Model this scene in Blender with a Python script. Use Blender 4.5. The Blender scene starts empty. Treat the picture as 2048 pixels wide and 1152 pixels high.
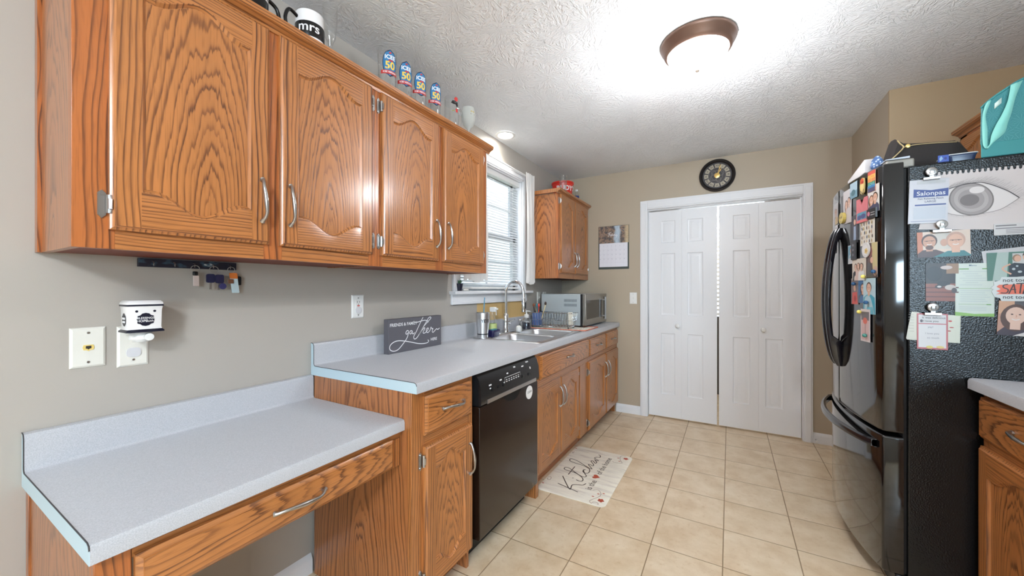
import bpy, bmesh, math, random
from mathutils import Vector, Matrix
random.seed(7)
SC = bpy.context.scene
COL = SC.collection
PI = math.pi

# ------------------------------------------------------------------ camera, world, lights, exposure
X0, ZC, YAW, FPX = 1.6037, 1.247, 0.5225, 755.147
cam_d = bpy.data.cameras.new('camera'); cam = bpy.data.objects.new('camera', cam_d); COL.objects.link(cam)
cam_d.sensor_fit = 'HORIZONTAL'; cam_d.sensor_width = 36.0; cam_d.lens = FPX / 2048 * 36
cam_d.shift_y = 2.64 / 2048; cam_d.clip_start = 0.02
cam.location = (X0, 0, ZC); cam.rotation_euler = (PI / 2, 0, YAW)
SC.camera = cam

W = bpy.data.worlds.new('sky'); SC.world = W; W.use_nodes = True
_bg = W.node_tree.nodes['Background']; _bg.inputs[0].default_value = (0.74, 0.87, 1.0, 1); _bg.inputs[1].default_value = 2.3
SC.view_settings.view_transform = 'Standard'; SC.view_settings.look = 'None'
SC.view_settings.gamma = 1; SC.view_settings.use_curve_mapping = False
SC.view_settings.exposure = 0.68
SC.cycles.use_denoising = True
SC.cycles.max_bounces = 10; SC.cycles.diffuse_bounces = 7; SC.cycles.glossy_bounces = 4; SC.cycles.transmission_bounces = 6
SC.cycles.sample_clamp_indirect = 6; SC.cycles.caustics_reflective = False; SC.cycles.caustics_refractive = False

def area_light(name, loc, rot, sx, sy, power, col=(1, 1, 1), portal=False):
    d = bpy.data.lights.new(name, 'AREA'); d.shape = 'RECTANGLE'; d.size = sx; d.size_y = sy
    d.energy = power; d.color = col; d.cycles.is_portal = portal
    o = bpy.data.objects.new(name, d); COL.objects.link(o); o.location = loc; o.rotation_euler = rot
    return o
# daylight through the openings (window over the sink, patio door and side window of the dining end)
area_light('window_daylight', (-0.125, 2.505, 1.72), (0, -PI / 2 , 0), .96, .90, 1, (1, 1, 1), portal=True)
area_light('dining_window_daylight', (4.15, -3.50, 1.6), (PI / 2, 0, 0), 1.5, 1.1, 110, (0.62, 0.83, 1.0))
# lamp of the dining end, behind the camera
dl = bpy.data.lights.new('dining_lamp', 'POINT'); dl.energy = 92; dl.color = (.90, .95, 1.0); dl.shadow_soft_size = .16
dlo = bpy.data.objects.new('dining_lamp', dl); COL.objects.link(dlo); dlo.location = (1.95, -1.3, 2.15)

# ------------------------------------------------------------------ materials
def lin(c): return c / 12.92 if c <= 0.04045 else ((c + 0.055) / 1.055) ** 2.4
def rgb(r, g, b): return (lin(r / 255), lin(g / 255), lin(b / 255), 1)
MATS = {}
class N:
    def __init__(s, name):
        s.m = bpy.data.materials.new(name); s.m.use_nodes = True; s.t = s.m.node_tree; s.n = s.t.nodes
        s.b = s.n['Principled BSDF']
    def new(s, t, **kw):
        n = s.n.new(t)
        for k, v in kw.items(): setattr(n, k, v)
        return n
    def put(s, sock, v):
        if hasattr(v, 'is_output'): s.t.links.new(v, sock)
        else: sock.default_value = v
    def math(s, op, a, b=0.0, c=None):
        n = s.new('ShaderNodeMath', operation=op); s.put(n.inputs[0], a); s.put(n.inputs[1], b)
        if c is not None: s.put(n.inputs[2], c)
        return n.outputs[0]
    def vmath(s, op, a, b):
        n = s.new('ShaderNodeVectorMath', operation=op); s.put(n.inputs[0], a); s.put(n.inputs[1], b); return n.outputs[0]
    def noise(s, vec, scale, detail=3, rough=.5, out=0):
        n = s.new('ShaderNodeTexNoise'); s.put(n.inputs['Vector'], vec); n.inputs['Scale'].default_value = scale
        n.inputs['Detail'].default_value = detail; n.inputs['Roughness'].default_value = rough; return n.outputs[out]
    def ramp(s, f, stops):
        n = s.new('ShaderNodeValToRGB'); s.put(n.inputs[0], f); e = n.color_ramp.elements
        while len(e) < len(stops): e.new(0.5)
        for i, (p, c) in enumerate(stops):
            e[i].position = p; e[i].color = c if len(c) == 4 else (*c, 1)
        return n.outputs[0]
    def mix(s, f, a, b, mode='MIX'):
        n = s.new('ShaderNodeMix', data_type='RGBA', blend_type=mode)
        s.put(n.inputs[0], f); s.put(n.inputs[6], a); s.put(n.inputs[7], b); return n.outputs[2]
    def bump(s, h, strength=.2, dist=.01):
        n = s.new('ShaderNodeBump'); n.inputs['Strength'].default_value = strength; n.inputs['Distance'].default_value = dist
        s.put(n.inputs['Height'], h); s.put(s.b.inputs['Normal'], n.outputs[0]); return n.outputs[0]
    def co(s, which='Object'): return s.new('ShaderNodeTexCoord').outputs[which]

def M(name, col=(200, 200, 200), rough=.5, metal=0, coat=0, trans=0, emit=0, spec=.5, ior=1.45, alpha=1, bump=None):
    if name in MATS: return MATS[name]
    k = N(name); c = rgb(*col); b = k.b
    b.inputs['Base Color'].default_value = c; b.inputs['Roughness'].default_value = rough; b.inputs['Metallic'].default_value = metal
    b.inputs['Coat Weight'].default_value = coat; b.inputs['Coat Roughness'].default_value = .08
    b.inputs['Transmission Weight'].default_value = trans; b.inputs['IOR'].default_value = ior
    b.inputs['Specular IOR Level'].default_value = spec; b.inputs['Alpha'].default_value = alpha
    if emit:
        b.inputs['Emission Color'].default_value = c; b.inputs['Emission Strength'].default_value = emit
    v = k.noise(k.co(), 60, 2)
    k.put(b.inputs['Base Color'], k.mix(k.math('MULTIPLY', v, .06), c, (c[0] * .6, c[1] * .6, c[2] * .6, 1)))
    if bump: k.bump(k.noise(k.co(), bump[0], 3), bump[1], bump[2])
    MATS[name] = k.m; return k.m
def P(r, g, b, rough=.45):
    r, g, b = round(r), round(g), round(b)
    return M('print_%d_%d_%d' % (r, g, b), (r, g, b), rough)

def oak(name, kind='straight', light=(176, 113, 61), dark=(80, 42, 22), freq=80, slope=.04, d0=.02, u0=.55, warp=.028, amp=1.0, rough=.30, ku=1.0):
    k = N(name)
    uv = k.new('ShaderNodeUVMap', uv_map='UVMap').outputs[0]
    rnd = k.new('ShaderNodeObjectInfo').outputs['Random']
    sep = k.new('ShaderNodeSeparateXYZ'); k.put(sep.inputs[0], uv); u, v = sep.outputs[0], sep.outputs[1]
    cmb = k.new('ShaderNodeCombineXYZ'); k.put(cmb.inputs[0], u); k.put(cmb.inputs[1], v); k.put(cmb.inputs[2], k.math('MULTIPLY', rnd, 31.7))
    p = cmb.outputs[0]; cath = kind == 'cathedral'
    def nz(su, sv, detail=2, rough=.5):
        return k.noise(k.vmath('MULTIPLY', p, (su, sv, 1)), 1.0, detail, rough)
    def amt(n, a): return k.math('MULTIPLY', k.math('SUBTRACT', n, .5), a)
    jag = k.math('ADD', amt(nz(75, 4, 1), .085 if cath else .03), amt(nz(330, 9, 2, .6), .035))
    uu = k.math('ADD', k.math('ADD', u, u0), amt(rnd, .07 if cath else .4))
    uu = k.math('MULTIPLY', k.math('ADD', uu, amt(nz(5, 1.3, 2), warp * 2)), ku)
    d = k.math('MULTIPLY', k.math('ADD', k.math('ADD', v, jag), amt(k.math('FRACT', k.math('MULTIPLY', rnd, 7.31)), .22 if cath else 0)), slope)
    d = k.math('ADD', k.math('ADD', d, d0), amt(nz(11, 3, 2), warp * 1.1))
    R = k.math('SQRT', k.math('ADD', k.math('MULTIPLY', uu, uu), k.math('MULTIPLY', d, d)))
    R = k.math('ADD', R, k.math('MULTIPLY', jag, .03))
    c1 = k.new('ShaderNodeCombineXYZ'); k.put(c1.inputs[0], k.math('MULTIPLY', R, 15)); k.put(c1.inputs[1], k.math('MULTIPLY', rnd, 50))
    R = k.math('ADD', R, amt(k.noise(c1.outputs[0], 1.0, 2), .055))
    q = k.math('MULTIPLY', R, freq); ring = k.math('FRACT', q)
    wn = k.new('ShaderNodeTexWhiteNoise', noise_dimensions='1D'); k.put(wn.inputs['W'], k.math('FLOOR', q))
    band = k.ramp(ring, [(0.0, (.95, .95, .95)), (.12, (.9, .9, .9)), (.30, (.22, .22, .22)), (.52, (0, 0, 0)), (.93, (0, 0, 0)), (1.0, (.8, .8, .8))])
    bw = k.new('ShaderNodeRGBToBW'); k.put(bw.inputs[0], band)
    pores = k.math('ADD', k.math('MULTIPLY', nz(430, 16, 2), .7), .38)
    f = k.math('MULTIPLY', k.math('MULTIPLY', bw.outputs[0], pores), k.math('ADD', k.math('MULTIPLY', wn.outputs['Value'], .55 * amp), .5 * amp))
    base = k.mix(nz(10, 1.1, 3), rgb(*[c * .88 for c in light]), rgb(*[min(255, c * 1.07) for c in light]))
    fleck = k.math('MULTIPLY', k.ramp(nz(320, 14, 1), [(.50, (0, 0, 0)), (.70, (1, 1, 1))]), .26)
    base = k.mix(fleck, base, rgb(*dark))
    col = k.mix(f, base, rgb(*dark))
    k.put(k.b.inputs['Base Color'], col)
    k.b.inputs['Roughness'].default_value = rough
    k.b.inputs['Coat Weight'].default_value = .35; k.b.inputs['Coat Roughness'].default_value = .2
    k.bump(k.math('MULTIPLY', f, -1), .12, .002)
    MATS[name] = k.m; return k.m

oak_panel = oak('oak_cathedral', 'cathedral', freq=44, slope=.36, d0=.09, u0=0, warp=.04, ku=1.9, amp=1.2)
oak_up = oak('oak_straight', freq=74, warp=.035, amp=1.5)
oak_side = oak('oak_straight_across', freq=95, warp=.03, amp=1.25)
oak_veneer = oak('oak_veneer', 'cathedral', freq=40, slope=.26, d0=.10, u0=0, warp=.07, light=(168, 106, 60), dark=(82, 44, 24), ku=1.5, amp=1.15)
oak_frame = oak('oak_face_frame', freq=62, warp=.06, light=(172, 100, 50), amp=1.4)
oak_inside = M('oak_raw_underside', (104, 44, 26), .55)

def make_wall(name, c1, c2):
    k = N(name); co = k.co()
    k.put(k.b.inputs['Base Color'], k.mix(k.noise(co, 1.4, 3), rgb(*c1), rgb(*c2)))
    k.b.inputs['Roughness'].default_value = .48
    k.bump(k.noise(co, 160, 2), .05, .002); MATS[name] = k.m; return k.m
wall_paint = make_wall('wall_paint', (166, 160, 152), (173, 167, 159))
far_warm_lit = make_wall('wall_paint_warm_lit', (170, 157, 138), (177, 164, 145))  # wall paint with the warm light cast of the far end put into its colour
niche_warm_lit = make_wall('niche_paint_warm_lit', (172, 151, 120), (179, 158, 127))  # same paint, stronger warm light cast put into the colour
tan_patch = make_wall('wall_tan_patch', (214, 182, 124), (206, 172, 114))  # plain tan rectangle on the wall below the window sill
def make_ceiling():
    k = N('stomp_ceiling'); co = k.co()
    h = None
    for sc, off in ((4.2, 0.0), (4.9, 3.3)):
        p = k.vmath('ADD', co, (off, off * .7, 0))
        vz = k.new('ShaderNodeTexVoronoi', feature='F1', voronoi_dimensions='2D'); k.put(vz.inputs['Vector'], k.vmath('MULTIPLY', p, (sc, sc, 0))); vz.inputs['Scale'].default_value = 1
        loc = k.vmath('SUBTRACT', k.vmath('MULTIPLY', p, (sc, sc, 0)), vz.outputs['Position'])
        s = k.new('ShaderNodeSeparateXYZ'); k.put(s.inputs[0], loc)
        ang = k.math('ARCTAN2', s.outputs[1], s.outputs[0])
        c = k.new('ShaderNodeCombineXYZ'); k.put(c.inputs[0], k.math('MULTIPLY', ang, 9)); k.put(c.inputs[1], k.math('MULTIPLY', vz.outputs['Distance'], 5))
        s2 = k.new('ShaderNodeSeparateColor'); k.put(s2.inputs[0], vz.outputs['Color']); k.put(c.inputs[2], k.math('MULTIPLY', s2.outputs[0], 40))
        n = k.noise(c.outputs[0], 1.0, 2, .5)
        r = k.ramp(n, [(.50, (0, 0, 0)), (.60, (1, 1, 1)), (.66, (1, 1, 1)), (.74, (.2, .2, .2))])
        b = k.new('ShaderNodeRGBToBW'); k.put(b.inputs[0], r)
        h = b.outputs[0] if h is None else k.math('MAXIMUM', h, k.math('MULTIPLY', b.outputs[0], .8))
    h = k.math('ADD', h, k.math('MULTIPLY', k.noise(co, 70, 2), .35))
    k.put(k.b.inputs['Base Color'], k.mix(k.noise(co, 2), rgb(232, 236, 240), rgb(236, 240, 244)))
    k.b.inputs['Roughness'].default_value = .6
    k.bump(h, .55, .006); MATS['stomp_ceiling'] = k.m; return k.m
ceiling_mat = make_ceiling()
def make_tile():
    k = N('beige_floor_tile'); co = k.co()
    T, ax, ay = 0.3067, 0.6572, 1.6344
    s = k.new('ShaderNodeSeparateXYZ'); k.put(s.inputs[0], co)
    def cell(c, o):
        q = k.math('DIVIDE', k.math('SUBTRACT', c, o), T); fr = k.math('FRACT', k.math('ADD', q, 100.0))
        e = k.math('MINIMUM', fr, k.math('SUBTRACT', 1.0, fr)); return e, k.math('FLOOR', q)
    ex, ix = cell(s.outputs[0], ax); ey, iy = cell(s.outputs[1], ay)
    edge = k.math('MINIMUM', ex, ey)
    g = k.ramp(edge, [(.0045, (1, 1, 1)), (.009, (0, 0, 0))])
    gb = k.new('ShaderNodeRGBToBW'); k.put(gb.inputs[0], g)
    c = k.new('ShaderNodeCombineXYZ'); k.put(c.inputs[0], ix); k.put(c.inputs[1], iy)
    wn = k.new('ShaderNodeTexWhiteNoise', noise_dimensions='2D'); k.put(wn.inputs['Vector'], c.outputs[0])
    off = k.vmath('ADD', co, k.vmath('MULTIPLY', wn.outputs['Color'], (9, 9, 9)))
    n1 = k.noise(off, 7, 5, .6); n2 = k.noise(off, 42, 4, .65)
    base = k.ramp(n1, [(.32, rgb(204, 180, 148)), (.5, rgb(217, 197, 168)), (.68, rgb(227, 210, 185))])
    spots = k.ramp(n2, [(.56, (0, 0, 0)), (.74, (1, 1, 1))]); sb = k.new('ShaderNodeRGBToBW'); k.put(sb.inputs[0], spots)
    base = k.mix(k.math('MULTIPLY', sb.outputs[0], .45), base, rgb(186, 150, 106))
    base = k.mix(k.math('MULTIPLY', wn.outputs['Value'], .12), base, rgb(205, 178, 138))
    grout = k.mix(k.noise(co, 30), rgb(126, 104, 78), rgb(150, 126, 96))
    k.put(k.b.inputs['Base Color'], k.mix(gb.outputs[0], base, grout))
    k.put(k.b.inputs['Roughness'], k.math('ADD', k.math('MULTIPLY', gb.outputs[0], .4), k.math('ADD', .30, k.math('MULTIPLY', n2, .12))))
    k.bump(k.math('SUBTRACT', k.math('MULTIPLY', n2, .2), gb.outputs[0]), .35, .003)
    MATS['tile'] = k.m; return k.m
tile_mat = make_tile()
def make_laminate(name, a, b):
    k = N(name); co = k.co()
    n = k.noise(co, 420, 2, .7); n2 = k.noise(co, 900, 1)
    c = k.mix(k.ramp(n, [(.42, (0, 0, 0)), (.60, (1, 1, 1))]), rgb(*a), rgb(*b))
    c = k.mix(k.ramp(n2, [(.66, (0, 0, 0)), (.72, (.6, .6, .6))]), c, rgb(128, 126, 130))
    k.put(k.b.inputs['Base Color'], c); k.b.inputs['Roughness'].default_value = .36
    k.bump(n, .03, .001); MATS[name] = k.m; return k.m
laminate = make_laminate('speckled_grey_laminate', (172, 174, 179), (187, 188, 193))
lam_edge = M('laminate_end_cap', (182, 203, 212), .42)
seam = M('laminate_seam', (62, 60, 62), .6)
white_trim = M('white_trim_paint', (226, 227, 230), .32, bump=(90, .03, .002))
white_door = M('white_door_paint', (224, 225, 228), .36, bump=(220, .04, .001))
white_plastic = M('white_plastic', (228, 228, 226), .3)
ivory = M('ivory_plate', (222, 220, 212), .35)
pewter = M('brushed_pewter', (178, 176, 174), .28, 1, bump=(300, .05, .0005))
chrome = M('chrome', (215, 217, 220), .06, 1)
steel = M('stainless', (206, 206, 208), .34, 1, bump=(500, .02, .0004))
black_gloss = M('black_gloss', (14, 13, 14), .07, coat=.6)
black_plastic = M('black_plastic', (20, 20, 22), .35)
black_fabric = M('black_fabric', (46, 42, 41), .9, bump=(400, .3, .001))
def make_fridge_side():
    k = N('pebbled_black_steel'); co = k.co()
    k.b.inputs['Base Color'].default_value = (.006, .007, .008, 1); k.b.inputs['Specular IOR Level'].default_value = .35; k.b.inputs['Roughness'].default_value = .22
    k.bump(k.noise(co, 200, 2, .4), .45, .0024); MATS['fs'] = k.m; return k.m
pebble = make_fridge_side()
def glass(name, tint=(1, 1, 1)):
    k = N(name); t = k.t
    g = k.new('ShaderNodeBsdfGlossy'); g.inputs['Roughness'].default_value = .02
    tr = k.new('ShaderNodeBsdfTransparent'); tr.inputs[0].default_value = (*tint, 1)
    fr = k.new('ShaderNodeLayerWeight'); fr.inputs[0].default_value = .35
    mx = k.new('ShaderNodeMixShader'); k.put(mx.inputs[0], k.math('MINIMUM', k.math('ADD', k.math('MULTIPLY', fr.outputs['Facing'], .75), .06), 1)); k.put(mx.inputs[1], tr.outputs[0]); k.put(mx.inputs[2], g.outputs[0])
    k.put(k.n['Material Output'].inputs[0], mx.outputs[0]); MATS[name] = k.m; return k.m
clear = glass('clear_glass', (.96, .97, .97))
def translucent(name, c, w=.5):
    k = N(name); d = k.new('ShaderNodeBsdfDiffuse'); d.inputs[0].default_value = rgb(*c)
    tr = k.new('ShaderNodeBsdfTranslucent'); tr.inputs[0].default_value = rgb(*c)
    mx = k.new('ShaderNodeMixShader'); mx.inputs[0].default_value = w; k.put(mx.inputs[1], d.outputs[0]); k.put(mx.inputs[2], tr.outputs[0])
    k.put(k.n['Material Output'].inputs[0], mx.outputs[0]); MATS[name] = k.m; return k.m
slat_mat = translucent('vinyl_slat', (232, 234, 236), .2)
curtain_mat = translucent('white_curtain', (234, 231, 228), .4)
frosted = translucent('frosted_glass', (226, 228, 224), .6)

# ------------------------------------------------------------------ mesh helper
class MB:
    def __init__(s): s.v = []; s.f = []; s.m = []
    def add(s, vs, fs, m=0):
        o = len(s.v); s.v += [tuple(p) for p in vs]
        for f in fs: s.f.append(tuple(i + o for i in f)); s.m.append(m)
        return s
    def poly(s, pts, m=0): return s.add(pts, [tuple(range(len(pts)))], m)
    def box(s, x0, x1, y0, y1, z0, z1, m=0):
        vs = [(x, y, z) for x in (x0, x1) for y in (y0, y1) for z in (z0, z1)]
        return s.add(vs, [(0, 1, 3, 2), (4, 6, 7, 5), (0, 4, 5, 1), (2, 3, 7, 6), (0, 2, 6, 4), (1, 5, 7, 3)], m)
    def loft(s, loops, m=0, cap0=True, cap1=True, closed=True):
        n = len(loops[0]); vs = [p for l in loops for p in l]; fs = []
        for i in range(len(loops) - 1):
            for j in range(n if closed else n - 1):
                k = (j + 1) % n; fs.append((i * n + j, i * n + k, (i + 1) * n + k, (i + 1) * n + j))
        if cap0: fs.append(tuple(range(n - 1, -1, -1)))
        if cap1: fs.append(tuple((len(loops) - 1) * n + j for j in range(n)))
        return s.add(vs, fs, m)
    def tube(s, path, r, n=10, m=0, cap=True, flat=None):
        P_ = [Vector(p) for p in path]; loops = []; up = None
        for i, p in enumerate(P_):
            t = (P_[min(i + 1, len(P_) - 1)] - P_[max(i - 1, 0)])
            t = t.normalized() if t.length > 1e-9 else Vector((0, 0, 1))
            if up is None:
                a = Vector((0, 0, 1)) if abs(t.z) < .9 else Vector((1, 0, 0)); up = (a - t * a.dot(t)).normalized()
            else: up = (up - t * up.dot(t)).normalized()
            sd = t.cross(up); ri = r[i] if isinstance(r, (list, tuple)) else r
            loops.append([p + (up * math.cos(2 * PI * j / n) + sd * math.sin(2 * PI * j / n)) * ri for j in range(n)])
        return s.loft(loops, m, cap, cap)
    def lathe(s, prof, c, n=28, m=0, caps=True, ax='z'):
        loops = []
        for r, h in prof:
            l = []
            for j in range(n):
                a = 2 * PI * j / n; x, y = r * math.cos(a), r * math.sin(a)
                l.append((c[0] + x, c[1] + y, c[2] + h) if ax == 'z' else (c[0] + x, c[1] + h, c[2] + y) if ax == 'y' else (c[0] + h, c[1] + x, c[2] + y))
            loops.append(l)
        return s.loft(loops, m, caps, caps)
    def prism(s, pts, fn, a, b, m=0):
        return s.loft([[fn(p, a) for p in pts], [fn(p, b) for p in pts]], m)
    def ribbon(s, path, w, fn, m=0, smooth=6):
        p = spline(path, smooth) if smooth else path; L = []; R = []
        for i in range(len(p)):
            a = p[max(i - 1, 0)]; b = p[min(i + 1, len(p) - 1)]; dx, dy = b[0] - a[0], b[1] - a[1]; l = math.hypot(dx, dy) or 1
            nx, ny = -dy / l * w / 2, dx / l * w / 2
            L.append(fn(p[i][0] + nx, p[i][1] + ny)); R.append(fn(p[i][0] - nx, p[i][1] - ny))
        n = len(p); return s.add(L + R, [(i, i + 1, n + i + 1, n + i) for i in range(n - 1)], m)
    def text(s, txt, size, fn, m=0, align='LEFT', ox=0, oy=0, rot=0, bold=0):
        vs, fs = text_mesh(txt, align, bold); c, d = math.cos(rot), math.sin(rot)
        return s.add([fn(ox + (x * c - y * d) * size, oy + (x * d + y * c) * size) for x, y in vs], fs, m)
    def fill(s, outer, holes, fn, m=0):
        bm = bmesh.new(); es = []
        for lp in [outer] + holes:
            vv = [bm.verts.new((p[0], p[1], 0)) for p in lp]
            es += [bm.edges.new((vv[i], vv[(i + 1) % len(vv)])) for i in range(len(vv))]
        bmesh.ops.triangle_fill(bm, edges=es, use_beauty=True); bm.verts.index_update()
        s.add([fn(v.co.x, v.co.y) for v in bm.verts], [tuple(v.index for v in f.verts) for f in bm.faces], m); bm.free(); return s
    def build(s, name, mats, parent=None, base=None, grain=None, bevel=0, smooth=32, fix=True, solid=0):
        me = bpy.data.meshes.new(name)
        if parent is not None: o0 = world_of(parent)
        elif base is not None: o0 = Vector(base)
        else:
            xs, ys, zs = zip(*s.v); o0 = Vector(((min(xs) + max(xs)) / 2, (min(ys) + max(ys)) / 2, min(zs)))
        mats = mats if isinstance(mats, (list, tuple)) else [mats]
        me.from_pydata([(p[0] - o0.x, p[1] - o0.y, p[2] - o0.z) for p in s.v], [], s.f)
        for mt in mats: me.materials.append(mt)
        me.polygons.foreach_set('material_index', s.m)
        if fix:
            bm = bmesh.new(); bm.from_mesh(me); bmesh.ops.remove_doubles(bm, verts=bm.verts, dist=1e-6)
            bmesh.ops.recalc_face_normals(bm, faces=bm.faces); bm.to_mesh(me); bm.free()
        if grain:
            if isinstance(grain, str): grain = {i: grain for i in range(len(mats))}
            ctr = {}
            for p in me.polygons:
                for vi in p.vertices: ctr.setdefault(p.material_index, []).append(me.vertices[vi].co)
            cc = {k: [(min(c[a] for c in l) + max(c[a] for c in l)) / 2 for a in range(3)] for k, l in ctr.items()}
            uv = me.uv_layers.new(name='UVMap').data
            for p in me.polygons:
                g = {'x': 0, 'y': 1, 'z': 2}[grain.get(p.material_index, 'z')]
                n = max(range(3), key=lambda a: abs(p.normal[a]))
                ac = [a for a in range(3) if a != g and a != n][0]; c = cc[p.material_index]
                for li in p.loop_indices:
                    q = me.vertices[me.loops[li].vertex_index].co
                    uv[li].uv = (q[ac] - c[ac] + (.13 * n if n == g else 0), (q[g] - c[g]) if n != g else (q[[a for a in range(3) if a != g and a != ac][0]]) * .2)
        if smooth:
            me.polygons.foreach_set('use_smooth', [True] * len(me.polygons)); me.set_sharp_from_angle(angle=math.radians(smooth))
        me.update()
        o = bpy.data.objects.new(name, me); COL.objects.link(o)
        if parent is not None: o.parent = parent
        else: o.location = o0
        if bevel:
            b = o.modifiers.new('edge', 'BEVEL'); b.width = bevel; b.segments = 2; b.limit_method = 'ANGLE'; b.angle_limit = math.radians(40)
        if solid:
            b = o.modifiers.new('thick', 'SOLIDIFY'); b.thickness = solid; b.offset = 0
        return o
def world_of(o):
    p = Vector(o.location)
    while o.parent: o = o.parent; p += Vector(o.location)
    return p
def spline(p, k):
    if len(p) < 3: return list(p)
    out = []
    for i in range(len(p) - 1):
        a, b, c, d = p[max(i - 1, 0)], p[i], p[i + 1], p[min(i + 2, len(p) - 1)]
        for j in range(k):
            t = j / k; t2, t3 = t * t, t * t * t
            out.append(tuple(.5 * (2 * b[q] + (c[q] - a[q]) * t + (2 * a[q] - 5 * b[q] + 4 * c[q] - d[q]) * t2 + (3 * b[q] - a[q] - 3 * c[q] + d[q]) * t3) for q in range(len(b))))
    return out + [tuple(p[-1])]
_TX = {}
def text_mesh(txt, align, bold=0):
    key = (txt, align, bold)
    if key not in _TX:
        cu = bpy.data.curves.new('lettering', 'FONT'); cu.body = txt; cu.size = 1; cu.align_x = align; cu.resolution_u = 3; cu.offset = bold
        ob = bpy.data.objects.new('lettering', cu); COL.objects.link(ob)
        dg = bpy.context.evaluated_depsgraph_get(); me = bpy.data.meshes.new_from_object(ob.evaluated_get(dg))
        _TX[key] = ([(v.co.x, v.co.y) for v in me.vertices], [tuple(p.vertices) for p in me.polygons])
        bpy.data.objects.remove(ob); bpy.data.curves.remove(cu); bpy.data.meshes.remove(me)
    return _TX[key]
def tag(o, label, cat, group=None):
    o['label'] = label; o['category'] = cat
    if group: o['group'] = group
    return o
def thing(name, label, cat, loc, group=None):
    o = bpy.data.objects.new(name, None); COL.objects.link(o); o.location = loc; o.empty_display_size = .05
    return tag(o, label, cat, group)
def struct(o): o['kind'] = 'structure'; return o
def rrect(x0, x1, y0, y1, r, n=6):
    out = []
    for cx, cy, a0 in ((x1 - r, y1 - r, 0), (x0 + r, y1 - r, PI / 2), (x0 + r, y0 + r, PI), (x1 - r, y0 + r, 3 * PI / 2)):
        for i in range(n + 1):
            a = a0 + PI / 2 * i / n; out.append((cx + r * math.cos(a), cy + r * math.sin(a)))
    return out
def ell(cx, cy, rx, ry, n=18): return [(cx + rx * math.cos(2 * PI * i / n), cy + ry * math.sin(2 * PI * i / n)) for i in range(n)]

# ------------------------------------------------------------------ the room
YF, H, XR, YN, XK = 3.887, 2.44, 2.434, 3.089, 3.03
XD, YB = 5.2, -3.4
struct(MB().box(-.12, XD + .12, YB - .12, 5.2, -.08, 0).build('floor', tile_mat, base=(0, 0, 0), smooth=0))
struct(MB().box(-.12, XD + .12, YB - .12, 5.2, H, H + .1).build('ceiling', ceiling_mat, base=(0, 0, H), smooth=0))
WY0, WY1, WZ0, WZ1 = 2.055, 2.955, 1.236, 2.20
b = MB()
b.box(-.12, 0, YB, WY0, 0, H).box(-.12, 0, WY1, YF + .12, 0, H).box(-.12, 0, WY0, WY1, 0, WZ0).box(-.12, 0, WY0, WY1, WZ1, H)
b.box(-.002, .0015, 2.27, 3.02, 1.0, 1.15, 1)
struct(b.build('wall_left', [wall_paint, tan_patch], base=(0, 0, 0), smooth=0))
DX0, DX1, DZ = .905, 2.128, 2.03
b = MB().box(0, DX0, YF, YF + .12, 0, H).box(DX1, XR + .12, YF, YF + .12, 0, H).box(DX0, DX1, YF, YF + .12, DZ, H)
struct(b.build('wall_far', far_warm_lit, base=(0, YF, 0), smooth=0))
struct(MB().box(XR, XR + .12, YN + .02, YF, 0, H).build('wall_niche_side', far_warm_lit, smooth=0))
struct(MB().box(XR, XK + .12, YN, YN + .02, 0, H).build('wall_niche_back', niche_warm_lit, smooth=0))
struct(MB().box(XK, XK + .12, .35, YN, 0, H).build('wall_right', wall_paint, smooth=0))
struct(MB().box(XK + .12, XD, .35, .47, 0, H).build('wall_dining', wall_paint, smooth=0))
struct(MB().box(XD, XD + .12, YB, .47, 0, H).build('wall_side', wall_paint, base=(XD, 0, 0), smooth=0))
b = MB().box(-.12, 3.4, YB - .12, YB, 0, H).box(4.9, XD + .12, YB - .12, YB, 0, H).box(3.4, 4.9, YB - .12, YB, 2.15, H).box(3.4, 4.9, YB - .12, YB, 0, 1.05)
struct(b.build('wall_back', wall_paint, base=(0, YB, 0), smooth=0))
# closet behind the folding doors
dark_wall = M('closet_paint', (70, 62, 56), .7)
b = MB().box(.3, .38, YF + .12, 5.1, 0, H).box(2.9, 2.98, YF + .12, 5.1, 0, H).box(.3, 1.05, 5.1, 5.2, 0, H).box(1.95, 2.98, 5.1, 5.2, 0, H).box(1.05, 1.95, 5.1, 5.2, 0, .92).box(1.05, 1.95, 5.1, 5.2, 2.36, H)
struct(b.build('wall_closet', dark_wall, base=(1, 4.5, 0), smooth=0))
b = MB(); z = .94
while z < 2.33:
    b.box(1.06, 1.94, 5.11, 5.125, z, z + .026); z += .05
tag(b.build('window_blind', white_plastic), 'wide slat blind in the back room, glimpsed through the gap between the folding doors', 'blind')
cl = bpy.data.lights.new('closet_lamp', 'POINT'); cl.energy = 26; cl.color = (1, .93, .82); cl.shadow_soft_size = .08
clo = bpy.data.objects.new('closet_lamp', cl); COL.objects.link(clo); clo.location = (1.55, 4.3, 2.3)

# casing of the folding doors
b = MB()
for x0, x1 in ((.838, .905), (2.128, 2.192)):
    b.box(x0, x1, YF - .016, YF, 0, DZ + .07); b.box(x0 + .012, x1 - .012, YF - .021, YF - .016, 0, DZ + .055)
b.box(.905, 2.128, YF - .016, YF, DZ, DZ + .085).box(.905, 2.128, YF - .021, YF - .016, DZ + .012, DZ + .07)
b.box(.838, .905, YF - .016, YF, DZ + .07, DZ + .085).box(2.128, 2.192, YF - .016, YF, DZ + .07, DZ + .085)
b.box(.905, .909, YF, YF + .12, 0, DZ).box(2.124, 2.128, YF, YF + .12, 0, DZ).box(.909, 2.124, YF, YF + .12, DZ - .006, DZ)
b.box(.909, 2.124, YF + .012, YF + .05, DZ - .014, DZ - .006)
struct(b.build('trim_1', white_trim, base=(1.5, YF, 0), bevel=.003))

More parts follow.
